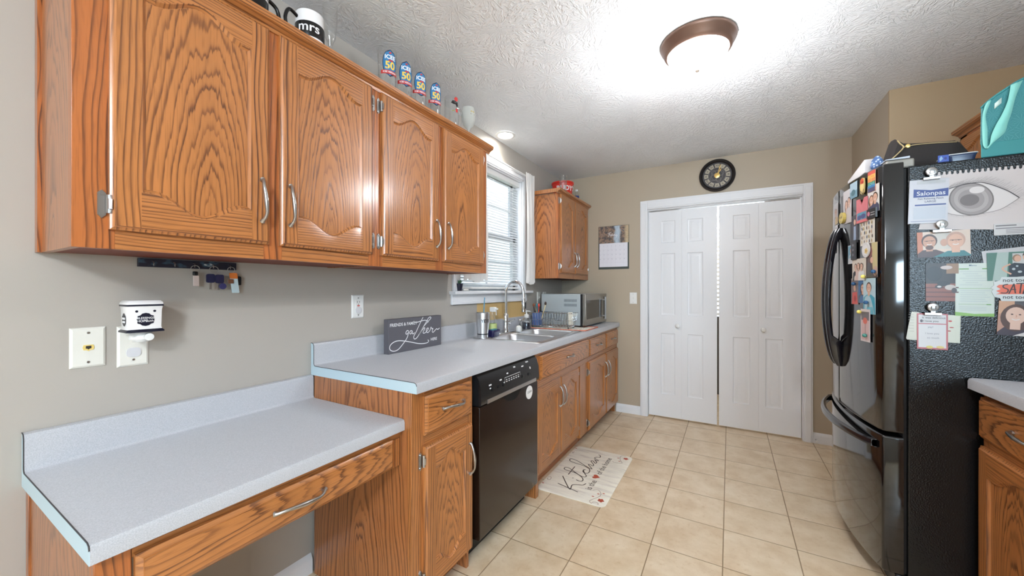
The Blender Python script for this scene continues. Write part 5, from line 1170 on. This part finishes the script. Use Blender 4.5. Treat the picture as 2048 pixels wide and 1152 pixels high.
fcard('photo_print', 'tall pale photo of a group near the gap of the doors', 'photo', 2.343, 2.45, 1.566, 1.727, (220, 214, 214), [*bust(.28, .55, .12, (110, 84, 70), (196, 170, 168), long=True), *bust(.5, .62, .11, (60, 50, 46), (206, 196, 196))], 1)
fcard('photo_print', 'photo of a couple cheek to cheek below the rainbow card', 'photo', 2.116, 2.196, 1.575, 1.690, (226, 222, 216), [*bust(.25, .45, .15, (120, 84, 60), (90, 80, 90), long=True), *bust(.48, .52, .15, (70, 50, 40), (70, 72, 96))], 1)
fcard('letter_magnet', 'pink and teal letter M magnet with a pink base line', 'magnet', 2.187, 2.276, 1.545, 1.652, (214, 118, 124), [('r', .06, .12, .78, .42, (92, 150, 170)), ('e', .25, .22, .16, .10, (76, 76, 128)), ('e', .55, .24, .18, .10, (76, 76, 128)), ('r', 0, 0, .82, .07, (226, 116, 116))], 3, .004, .0, [(0, 0), (.82, 0), (.82, 1), (.62, 1), (.42, .72), (.22, 1), (0, 1)])
fcard('bar_magnet', 'black domed magnet with a pink heart below the couple photo', 'magnet', 2.124, 2.185, 1.550, 1.590, (36, 34, 36), [('e', .35, .5, .22, .25, (206, 120, 140)), ('r', .7, .3, 1.4, .38, (190, 190, 190)), ('r', .7, .55, 1.4, .62, (190, 190, 190))], 3, .006)
fcard('photo_collage', 'cream collage sheet with many tiny figures at the middle of the door', 'photo', 2.145, 2.255, 1.440, 1.549, (222, 214, 200), [('e', .12 + .18 * (i % 5) + .03 * math.sin(i * 3), .15 + .18 * (i // 5), .035, .07, ((176, 150, 96), (110, 90, 84), (206, 170, 140), (90, 96, 120))[i % 4]) for i in range(25)], 1)
fcard('photo_print', 'dark tall photo of a person in a doorway beside the figure collage', 'photo', 2.282, 2.36, 1.462, 1.590, (66, 62, 70), [('r', 0, 0, .2, 1, (44, 40, 46)), ('e', .38, .75, .08, .1, SK), ('p', [(.28, 0), (.3, .6), (.46, .6), (.5, 0)], (150, 166, 190))], 0)
fcard('clock_magnet', 'round white dial magnet with a yellow flower', 'magnet', 2.168, 2.225, 1.386, 1.452, (226, 224, 222), [('e', .43, .5, .34, .4, (206, 206, 208)), ('e', .43, .5, .31, .37, (232, 230, 228)), *[('e', .52 + .12 * math.cos(i * 1.26), .42 + .12 * math.sin(i * 1.26), .08, .08, (236, 206, 130)) for i in range(5)], ('e', .52, .42, .06, .06, (176, 120, 60))], 4, .004, 0, ell(.43, .5, .43, .5, 24))
fcard('photo_print', 'small blue portrait photo beside the black strip magnet', 'photo', 2.318, 2.384, 1.368, 1.456, (196, 206, 214), [('r', .05, .3, .7, .95, (110, 166, 190)), *bust(.42, .68, .13, (50, 36, 32), (214, 214, 216))], 1)
fcard('strip_magnet', 'black vertical strip magnet with pale symbols', 'magnet', 2.284, 2.332, 1.384, 1.474, (34, 32, 36), [('e', .25, .25 + .25 * i, .08, .07, (120, 116, 124)) for i in range(3)], 3, .004)
fcard('photo_print', 'crowded group photo held by a yellow ball magnet', 'photo', 2.205, 2.330, 1.287, 1.386, (218, 206, 190), [*bust(.35, .62, .13, (60, 44, 40), (44, 40, 44)), *bust(.62, .66, .12, (110, 80, 60), (222, 190, 178), long=True), *bust(.92, .62, .13, (70, 50, 44), (226, 224, 222))], 2)
fcard('photo_print', 'brown photo with yellow foliage held by a blue ball magnet', 'photo', 2.124, 2.200, 1.298, 1.446, (96, 76, 74), [('p', [(.30, .2), (.24, 1), (.51, 1), (.51, .1)], (206, 192, 140)), ('e', .16, .75, .12, .16, (150, 96, 96)), ('e', .25, .5, .07, .09, SK), ('p', [(.0, 0), (.05, .45), (.2, .4), (.32, 0)], (84, 84, 88)), ('e', .42, .18, .1, .14, (206, 170, 150))], 2)
fcard('photo_print', 'photo of someone in bright red held by a dark blue ball magnet', 'photo', 2.273, 2.346, 1.178, 1.298, (130, 116, 116), [('e', .32, .62, .10, .12, SK), ('p', [(.08, 0), (.12, .45), (.5, .48), (.56, 0)], (222, 92, 84)), ('e', .34, .22, .1, .12, (176, 50, 44))], 1)
fcard('photo_print', 'photo of a woman in glasses against blue', 'photo', 2.198, 2.276, 1.186, 1.288, (66, 112, 160), [*bust(.40, .64, .17, (40, 30, 30), (96, 92, 92), long=True, glasses=True)], 1)
fcard('photo_print', 'tall photo of a man in a turquoise shirt', 'photo', 2.138, 2.227, 1.140, 1.295, (186, 214, 224), [*bust(.28, .72, .13, (84, 60, 50), (70, 170, 196)), ('p', [(.16, 0), (.2, .2), (.46, .2), (.5, 0)], (110, 190, 212))], 2)
fcard('photo_print', 'lowest photo on the door, pink with a white border', 'photo', 2.172, 2.246, 1.018, 1.160, (228, 214, 216), [('r', .05, .05, .47, .92, (226, 190, 188)), ('r', .05, .66, .47, .92, (120, 112, 116)), ('e', .26, .64, .12, .1, (226, 110, 90)), ('l', [(.26, .55), (.28, .3), (.26, .18)], .02, (120, 90, 90))], 3)
fcard('photo_print', 'grey tall photo nearest the handles on the near door', 'photo', 2.425, 2.49, 1.575, 1.715, (104, 102, 104), [('r', .05, .05, .4, .5, (84, 82, 86))], 0)
fcard('skull_magnet', 'yellow skull shaped magnet above the door handles', 'magnet', 2.398, 2.466, 1.572, 1.626, (212, 190, 104), [('e', .4, .55, .12, .12, (110, 90, 50)), ('e', .8, .55, .12, .12, (110, 90, 50)), ('r', .4, .12, .85, .2, (150, 126, 70))], 3, .012, 0, ell(.62, .5, .6, .5, 16))
fcard('photo_print', 'family photo on the far door above the handles', 'photo', 2.545, 2.645, 1.59, 1.70, (206, 204, 204), [*bust(.3, .6, .15, (70, 50, 40), (150, 140, 140)), *bust(.62, .55, .14, (150, 110, 70), (214, 180, 120))], 1)
fcard('photo_print', 'white bordered photo low on the far door behind the handles', 'photo', 2.60, 2.74, 1.44, 1.57, (222, 218, 216), [*bust(.5, .55, .2, (90, 70, 60), (206, 150, 150), long=True)], 1)
fcard('paper_note', 'small white note on the far door next to the skull magnet', 'paper', 2.545, 2.60, 1.53, 1.585, (232, 230, 228), [('r', .1, .7, .8, .76, (170, 170, 176)), ('r', .1, .5, .8, .56, (170, 170, 176))], 2)
for lab, y, z, c in (('dark blue ball magnet on the yellow foliage photo', 2.135, 1.322, (40, 80, 120)), ('yellow ball magnet at the bottom of the group photo', 2.208, 1.303, (226, 210, 110)), ('dark blue ball magnet on the red shirt photo', 2.292, 1.272, (40, 80, 120)),
                     ('dark blue ball magnet on the turquoise shirt photo', 2.186, 1.190, (40, 80, 120)), ('yellow ball magnet at the upper corner of the pink photo', 2.241, 1.146, (226, 210, 110)), ('green ball magnet on the lowest pink photo', 2.196, 1.046, (60, 120, 110))):
    b = MB(); r = .0085; n = 8
    b.lathe([(r * math.sin(PI * i / n) + .00001, -r * math.cos(PI * i / n)) for i in range(n + 1)], (fx(y) - .0125, y, z), 14, 0, False, 'x')
    tag(b.build('ball_magnet', M('ball_%d_%d' % (c[0], c[2]), c, .25), base=(fx(y) - .0125, y, z - r), smooth=80), lab, 'magnet', 'ball magnets on the refrigerator')

# ------------------------------------------------------------------ on top of the refrigerator
TZ = 1.7415
t = thing('garrison_cap', 'black garrison cap with gold piping and button on the refrigerator', 'cap', (2.33, 2.3, TZ))
b = MB()
def caps(y, k): return [(2.186 + .004 * k, y, TZ + .026), (2.200 + .01 * k, y, TZ + .06 + .0 * k), (2.226 + .006 * k, y, TZ + .158 - .012 * k), (2.250, y, TZ + .135 - .006 * k), (2.33, y, TZ + .118), (2.40, y, TZ + .112), (2.421 - .006 * k, y, TZ + .106 - .006 * k), (2.442 - .006 * k, y, TZ + .066), (2.448, y, TZ + .026)]
b.loft([caps(2.235, 1.2), caps(2.25, .1), caps(2.29, -.3), caps(2.33, .1), caps(2.345, 1.2)]); b.build('cap_body', black_fabric, t, smooth=40)
b = MB().tube(spline([(2.230, 2.2355, TZ + .146), (2.238, 2.2335, TZ + .13), (2.248, 2.2325, TZ + .112), (2.228, 2.2325, TZ + .085), (2.206, 2.2335, TZ + .062)], 4), .0026, 6).tube(spline([(2.248, 2.2325, TZ + .112), (2.28, 2.2325, TZ + .116), (2.33, 2.2335, TZ + .114), (2.405, 2.2345, TZ + .106)], 4), .002, 6)
b.build('gold_piping', M('gold_braid', (172, 152, 110), .6), t)
MB().lathe([(0, -.006), (.007, -.005), (.010, 0), (0, .002)], (2.262, 2.236, TZ + .116), 14, 0, False, 'y').build('button', gold, t)
t = thing('flat_box', 'flat black box lying under the cap on the refrigerator', 'box', (2.31, 2.3, TZ))
MB().box(2.253, 2.46, 2.215, 2.36, TZ + .0003, TZ + .0255).build('carton', M('dark_carton', (26, 26, 34), .25), t, bevel=.003)
t = thing('shallow_tray', 'shallow navy tray with pale rim between the cap and the teal bag', 'tray', (2.39, 2.16, TZ))
b = MB().loft([[(x, y, z) for x, y in rrect(2.345 - e, 2.415 + e, 2.125 - e * .5, 2.205 + e * .5, .012)] for e, z in ((0, TZ + .0006), (.004, TZ + .020), (.008, TZ + .028))], 0, True, False); b.build('basin', M('navy_tray', (36, 52, 84), .25), t, solid=.002, smooth=50)
rr = rrect(2.337, 2.423, 2.121, 2.209, .013); MB().tube([(x, y, TZ + .028) for x, y in rr + rr[:2]], .0022, 6).build('rim', M('pale_rim', (196, 202, 206), .3), t)
card('snack_wrapper', 'small blue and white wrapper on the refrigerator edge beside the tray', 'wrapper', None, side_map(2.312, TZ + .002, .026, 0, -.012), 1.1, (56, 90, 190), [('p', [(.2, .1), (.5, .5), (.3, .9), (.1, .5)], (150, 190, 230)), ('e', .75, .5, .15, .2, (40, 50, 130))], th=.004)
t = thing('envelope', 'blue and white mail lying on the hinge cover of the refrigerator', 'mail', (2.20, 2.15, 1.778))
MB().loft([[(2.162, 2.118, 1.7785), (2.235, 2.122, 1.7785), (2.235, 2.175, 1.7785), (2.162, 2.178, 1.7785)], [(2.162, 2.118, 1.781), (2.235, 2.122, 1.7865), (2.235, 2.175, 1.784), (2.162, 2.178, 1.781)]]).build('paper', P(190, 200, 214), t)
MB().poly([(2.166, 2.1205, 1.7818), (2.20, 2.122, 1.7845), (2.20, 2.16, 1.7836), (2.166, 2.16, 1.7818)]).build('blue_flap', P(60, 110, 190), t, fix=False)
t = thing('white_box', 'long white flat carton along the front edge of the refrigerator top', 'box', (2.25, 2.5, TZ))
MB().prism([(2.232, 1.7636), (2.50, 1.7636), (2.50, 1.792), (2.232, 1.822)], lambda p, a: (a, p[0], p[1]), 2.122, 2.174).build('carton', M('white_carton', (212, 210, 210), .6), t, bevel=.002)
t = thing('bandana', 'crumpled blue bandana at the end of the white carton', 'cloth', (2.16, 2.3, 1.764)); b = MB(); n = 14
loops = []
for k_, (r, z) in enumerate(((.012, 0), (.022, .006), (.023, .022), (.019, .042), (.010, .056), (.002, .060))):
    loops.append([(2.158 + r * .9 * math.cos(2 * PI * i / n) * (1 + .18 * math.sin(3 * i + k_)), 2.203 + r * math.sin(2 * PI * i / n) * (1 + .18 * math.cos(2 * i + k_)), 1.7642 + z) for i in range(n)])
k = N('bandana_print'); vz = k.new('ShaderNodeTexVoronoi'); k.put(vz.inputs[0], k.co()); vz.inputs['Scale'].default_value = 90
k.put(k.b.inputs['Base Color'], k.ramp(vz.outputs['Distance'], [(.2, rgb(196, 206, 220)), (.4, rgb(86, 116, 160)), (.7, rgb(62, 88, 132))])); k.b.inputs['Roughness'].default_value = .9
b.loft(loops); b.build('cloth', k.m, t, smooth=80)

t = thing('tote_bag', 'teal insulated tote bag with pale aqua straps on the refrigerator', 'bag', (2.56, 2.2, TZ))
k = N('teal_stars'); co = k.co()
vz = k.new('ShaderNodeTexVoronoi', feature='F1'); pv = k.vmath('MULTIPLY', co, (26, 26, 26)); k.put(vz.inputs['Vector'], pv); vz.inputs['Scale'].default_value = 1; vz.inputs['Randomness'].default_value = .35
lc = k.vmath('SUBTRACT', pv, vz.outputs['Position']); s_ = k.new('ShaderNodeSeparateXYZ'); k.put(s_.inputs[0], lc)
an = k.math('ARCTAN2', s_.outputs[2], s_.outputs[0]); ray = k.math('ABSOLUTE', k.math('SINE', k.math('MULTIPLY', an, 6.0)))
rw = k.math('MULTIPLY', ray, k.math('ADD', k.math('MULTIPLY', vz.outputs['Distance'], 3.0), .1))
lnm = k.ramp(rw, [(.10, (1, 1, 1)), (.26, (0, 0, 0))]); lb = k.new('ShaderNodeRGBToBW'); k.put(lb.inputs[0], lnm)
k.put(k.b.inputs['Base Color'], k.mix(k.math('MULTIPLY', lb.outputs[0], .55), rgb(52, 128, 134), rgb(120, 190, 190))); k.b.inputs['Roughness'].default_value = .6
star = k.m; teal = M('teal_plain', (58, 138, 142), .6); aqua = M('aqua_webbing', (134, 206, 198), .7, bump=(500, .2, .001))
def bz(px, py, y): 
    q = (px - 275) / 544; return (2.426 + (px - 275) * .000191, y, (1 - q) * (1.7445 + (1120 - py) * .000293) + q * (1.7445 + (1060 - py) * .000284))
top = [(2.428, 1.93), (2.452, 1.957), (2.497, 1.992), (2.53, 2.013), (2.60, 2.040), (2.68, 2.048), (2.76, 2.04)]
prof = [(2.426, 1.795), (2.76, 1.795)] + top[::-1]
MB().loft([[(2.593 + (x - 2.593) * s, y, z if z < 1.8 else 1.795 + (z - 1.795) * s2) for x, z in prof] for y, s, s2 in ((2.118, .985, .985), (2.122, 1, 1), (2.26, .60, .96), (2.265, .57, .94))]).build('bag_body', star, t, smooth=30)
MB().loft([[(2.593 - w, y, z) for y, w in ((2.1165, .1675), (2.2665, .1))] + [(2.593 + w, y, z) for y, w in ((2.2665, .1), (2.1165, .1675))] for z in (TZ + .001, 1.797)]).build('base_panel', teal, t, bevel=.003)
b = MB(); b.tube([(x, 2.122, z + .002) for x, z in spline(top, 4)], .0035, 6); b.build('zip_edge', teal, t)
def strap(Lp, Rp, y):
    Lp, Rp = spline([bz(p[0], p[1], y + (p[2] if len(p) > 2 else 0)) for p in Lp], 4), spline([bz(p[0], p[1], y + (p[2] if len(p) > 2 else 0)) for p in Rp], 4); n = min(len(Lp), len(Rp))
    return MB().add(Lp[:n] + Rp[:n], [(i, i + 1, n + i + 1, n + i) for i in range(n - 1)])
b = strap([(640, 210), (605, 400), (540, 560), (450, 720), (392, 850), (372, 960), (330, 1000)], [(790, 145), (705, 350), (650, 560), (600, 700), (563, 815), (430, 930), (345, 1018)], 2.108)
b2 = strap([(402, 383, .006), (330, 430), (290, 540), (276, 660), (276, 800), (285, 960), (315, 1012)], [(405, 400, .009), (385, 420), (330, 560), (325, 640), (345, 760), (345, 860), (345, 1018)], 2.110)
b.v += b2.v and [] or []; o_ = len(b.v); b.v += b2.v; b.f += [tuple(i + o_ for i in f) for f in b2.f]; b.m += b2.m
b.build('strap', aqua, t, solid=.002, smooth=60)
MB().poly([bz(448, 500, 2.1165), bz(452, 430, 2.1165), bz(545, 350, 2.1165), bz(540, 425, 2.1165)]).build('patch', P(206, 226, 220), t, fix=False, solid=.0008)

# ------------------------------------------------------------------ on top of the wall cabinets
UT = UZ1 + .0005
def mug(label, x, y, word):
    t = thing('mug', label, 'mug', (x, y, UT), 'black and white mugs'); r = .047; b = MB()
    b.lathe([(0, UT), (r, UT), (r + .002, UT + .006), (r + .002, UT + .172), (r, UT + .176), (r - .003, UT + .172), (r - .003, UT + .01), (0, UT + .01)], (x, y, 0), 40, 0, False)
    b.lathe([(r + .0024, UT + .078), (r + .0028, UT + .079), (r + .0028, UT + .131), (r + .0024, UT + .132)], (x, y, 0), 40, 1, False)
    a0 = -.62; b.text(word, .046, lambda s, q: (x + (r + .0032) * math.cos(a0 + s / r), y + (r + .0032) * math.sin(a0 + s / r), UT + .096 + q), 0, 'CENTER', bold=.015)
    b.build('cup', [cer, M('mug_black', (16, 15, 16), .25)], t, smooth=45)
    return t, r
t, r = mug('white mug with black band reading mrs, next to the champagne flute', .235, .852, 'mrs')
hp = [(.235, .852 - r, UT + .15), (.235, .852 - r - .03, UT + .158), (.235, .852 - r - .044, UT + .12), (.235, .852 - r - .030, UT + .075), (.235, .852 - r, UT + .062)]
MB().tube(spline(hp, 4), .006, 10).build('handle', M('mug_black'), t)
t = thing('mug', 'black and white striped mug standing farthest from the window', 'mug', (.225, .652, UT), 'black and white mugs')
b = MB().lathe([(0, UT), (.050, UT), (.052, UT + .006), (.052, UT + .11)], (.225, .652, 0), 40, 1, False).lathe([(.052, UT + .11), (.052, UT + .172), (.049, UT + .172), (.049, UT + .02), (0, UT + .02)], (.225, .652, 0), 40, 0, False)
for i in range(3): b.lathe([(.0523, UT + .118 + .014 * i), (.0526, UT + .119 + .014 * i), (.0523, UT + .123 + .014 * i)], (.225, .652, 0), 40, 1, False)
b.build('cup', [cer, M('mug_black')], t, smooth=45)
hp = [(.225, .702, UT + .15), (.225, .737, UT + .135), (.225, .742, UT + .09), (.225, .704, UT + .06)]
MB().tube(spline(hp, 4), .0065, 10).build('handle', M('mug_black'), t)
t = thing('champagne_flute', 'clear champagne flute between the mrs mug and the tumblers', 'glass', (.235, .935, UT))
MB().lathe([(0, UT), (.030, UT), (.030, UT + .003), (.006, UT + .010), (.0042, UT + .03), (.0042, UT + .105), (.008, UT + .118), (.020, UT + .145), (.026, UT + .20), (.027, UT + .27)], (.235, .935, 0), 28, 0, False).build('glass_bowl', clear, t, smooth=60)
order = ('nearest the champagne flute', 'second from the champagne flute', 'third from the champagne flute', 'closest to the cat glass mug')
for i, y in enumerate((1.205, 1.303, 1.400, 1.512)):
    x = .255; t = thing('tumbler', 'clear tumbler with oval blue 50 badge, ' + order[i], 'tumbler', (x, y, UT), 'oval badge tumblers'); r = .042
    MB().lathe([(0, UT), (.034, UT), (.036, UT + .004), (r, UT + .235)], (x, y, 0), 30, 0, False).build('glass', clear, t, smooth=60)
    rr_ = lambda q: .036 + (r - .036) * (q / .235) + .0006
    a0 = -.42
    def cyl(d): return lambda s, q: (x + (rr_(q) + d) * math.cos(a0 + s / r), y + (rr_(q) + d) * math.sin(a0 + s / r), UT + q)
    b = MB(); f0 = cyl(.0)
    def patch(pts, d, m):
        ctr = cyl(d)(sum(p[0] for p in pts) / len(pts), sum(p[1] for p in pts) / len(pts)); vs = [cyl(d)(*p) for p in pts]
        b.add([ctr] + vs, [(0, i_ + 1, (i_ + 1) % len(vs) + 1) for i_ in range(len(vs))], m)
    def oval(rx, ry, d, m, cy=.160):
        n = 12; rows = [(-1 + 2 * i_ / n) for i_ in range(n + 1)]
        for a_, c_ in zip(rows[:-1], rows[1:]):
            wa, wc = rx * math.sqrt(max(0, 1 - a_ * a_)), rx * math.sqrt(max(0, 1 - c_ * c_))
            for j in range(6): b.poly([cyl(d)(-wa + 2 * wa * j / 6, cy + ry * a_), cyl(d)(-wa + 2 * wa * (j + 1) / 6, cy + ry * a_), cyl(d)(-wc + 2 * wc * (j + 1) / 6, cy + ry * c_), cyl(d)(-wc + 2 * wc * j / 6, cy + ry * c_)], m)
    oval(.035, .060, .0, 1); oval(.0315, .055, .0004, 0, .161)
    bn = MB()
    for j in range(8): 
        s0 = -.044 + .011 * j; bn.poly([cyl(.0008)(s0, .112 + .00002 * j), cyl(.0008)(s0 + .011, .112), cyl(.0008)(s0 + .011, .128), cyl(.0008)(s0, .128)], 0)
    b.text('ICEE', .025, cyl(.001), 3, 'CENTER', 0, .178, bold=.03).text('50', .046, cyl(.001), 4, 'CENTER', 0, .135, bold=.03)
    bn.text('ICEE VERSARY', .0105, cyl(.0012), 1, 'CENTER', 0, .117, bold=.02)
    bn.build('banner', [M('badge_red', (190, 54, 50), .35), M('badge_white', (232, 236, 240), .35)], t, smooth=0, fix=False)
    for sx, sq in ((.0, .205), (-.002, .171), (.008, .171)): patch(ell(sx, sq, .006, .004, 8), .001, 2)
    b.build('badge', [M('badge_blue', (52, 120, 170), .35), M('badge_navy', (28, 40, 66), .35), M('badge_red', (190, 54, 50), .35), M('badge_white', (232, 236, 240), .35), M('badge_yellow', (240, 200, 84), .35)], t, smooth=0, fix=False)
t = thing('glass_mug', 'clear glass mug with red and black cat print', 'mug', (.255, 1.665, UT))
MB().lathe([(0, UT), (.036, UT), (.038, UT + .005), (.041, UT + .22)], (.255, 1.665, 0), 30, 0, False).build('glass', clear, t, smooth=60)
MB().tube(spline([(.262, 1.703, UT + .185), (.268, 1.735, UT + .17), (.27, 1.742, UT + .12), (.264, 1.722, UT + .07), (.26, 1.703, UT + .06)], 4), .006, 8).build('handle', clear, t)
b = MB(); cy2 = lambda d: (lambda s, q: (.255 + (.041 + d) * math.cos(-.45 + s / .041), 1.665 + (.041 + d) * math.sin(-.45 + s / .041), UT + q))
for pts, m_ in (([(-.006, .20), (.004, .215), (.018, .212), (.020, .195), (.006, .19)], 1), ([(-.022, .178), (-.014, .192), (.002, .192), (.018, .188), (.022, .168), (.012, .16), (.004, .172), (-.010, .172)], 0), ([(.004, .15), (.018, .152), (.020, .132), (.006, .130)], 1), ([(-.016, .138), (.0, .14), (.0, .134), (-.016, .133)], 2)):
    b.poly([cy2(.0006)(*p) for p in pts], m_)
b.build('print', [M('print_black', (26, 24, 28), .4), M('badge_red'), M('print_olive', (150, 150, 90), .4)], t, smooth=0, fix=False)
t = thing('wine_glass', 'frosted wine glass with small gold lettering at the window end', 'glass', (.245, 1.835, UT))
MB().lathe([(0, UT), (.034, UT), (.034, UT + .003), (.008, UT + .010), (.0045, UT + .03), (.0045, UT + .105), (.012, UT + .118), (.030, UT + .135), (.041, UT + .170), (.041, UT + .20), (.035, UT + .238)], (.245, 1.835, 0), 30, 0, False).build('glass_bowl', frosted, t, smooth=60)
b = MB(); cg = lambda s, q: (.245 + .0416 * math.cos(-.35 + s / .041), 1.835 + .0416 * math.sin(-.35 + s / .041), UT + q)
b.ribbon([(-.010, .205), (.014, .205)], .008, cg, 0, 3).ribbon([(-.010, .190), (.016, .190)], .005, cg, 1, 3); b.build('gold_lettering', [M('gold_ink', (206, 184, 110), .4), M('print_black')], t, smooth=0, fix=False)

t = thing('bucket', "red plastic bucket with white RUDY'S lettering on the corner cabinet", 'bucket', (.19, 3.44, UT))
bx_, by_ = .185, 3.46; b = MB().lathe([(0, UT), (.075, UT), (.078, UT + .004), (.104, UT + .172), (.109, UT + .175), (.109, UT + .19), (.103, UT + .19), (.100, UT + .172), (.074, UT + .008), (0, UT + .008)], (bx_, by_, 0), 40, 0, False)
cb = lambda s, q: (bx_ + (.0785 + .026 * q / .155 + .0012) * math.cos(-.75 + s / .095), by_ + (.0785 + .026 * q / .155 + .0012) * math.sin(-.75 + s / .095), UT + q)
b.text("RUDY'S", .06, cb, 1, 'CENTER', 0, .104, bold=.035)
for j in range(5): b.poly([cb(.095 + .008 * j, .03), cb(.103 + .008 * j, .03), cb(.103 + .008 * j, .15), cb(.095 + .008 * j, .15)], 1)
b.build('pail', [M('bucket_red', (206, 50, 40), .35), M('bucket_white', (226, 224, 222), .4)], t, smooth=45)
t = thing('plastic_cup', 'clear plastic cup standing in front of the red bucket', 'cup', (.255, 3.30, UT))
MB().lathe([(0, UT), (.026, UT), (.037, UT + .20), (.038, UT + .204)], (.262, 3.285, 0), 28, 0, False).build('cup_wall', clear, t, smooth=60)
t = thing('bottle', 'small clear bottle with dark blue label beside the red bucket', 'bottle', (.255, 3.655, UT))
MB().lathe([(0, UT), (.024, UT), (.025, UT + .004), (.025, UT + .105), (.012, UT + .135), (.012, UT + .15)], (.255, 3.66, 0), 24, 0, False).build('bottle_body', clear, t, smooth=50)
MB().lathe([(.0256, UT + .068), (.0256, UT + .10)], (.255, 3.66, 0), 24, 0, False).build('label', M('label_navy', (40, 56, 110), .4), t)
MB().lathe([(.0135, UT + .148), (.0135, UT + .165), (0, UT + .166)], (.255, 3.66, 0), 18, 0, False).build('cap', white_plastic, t)
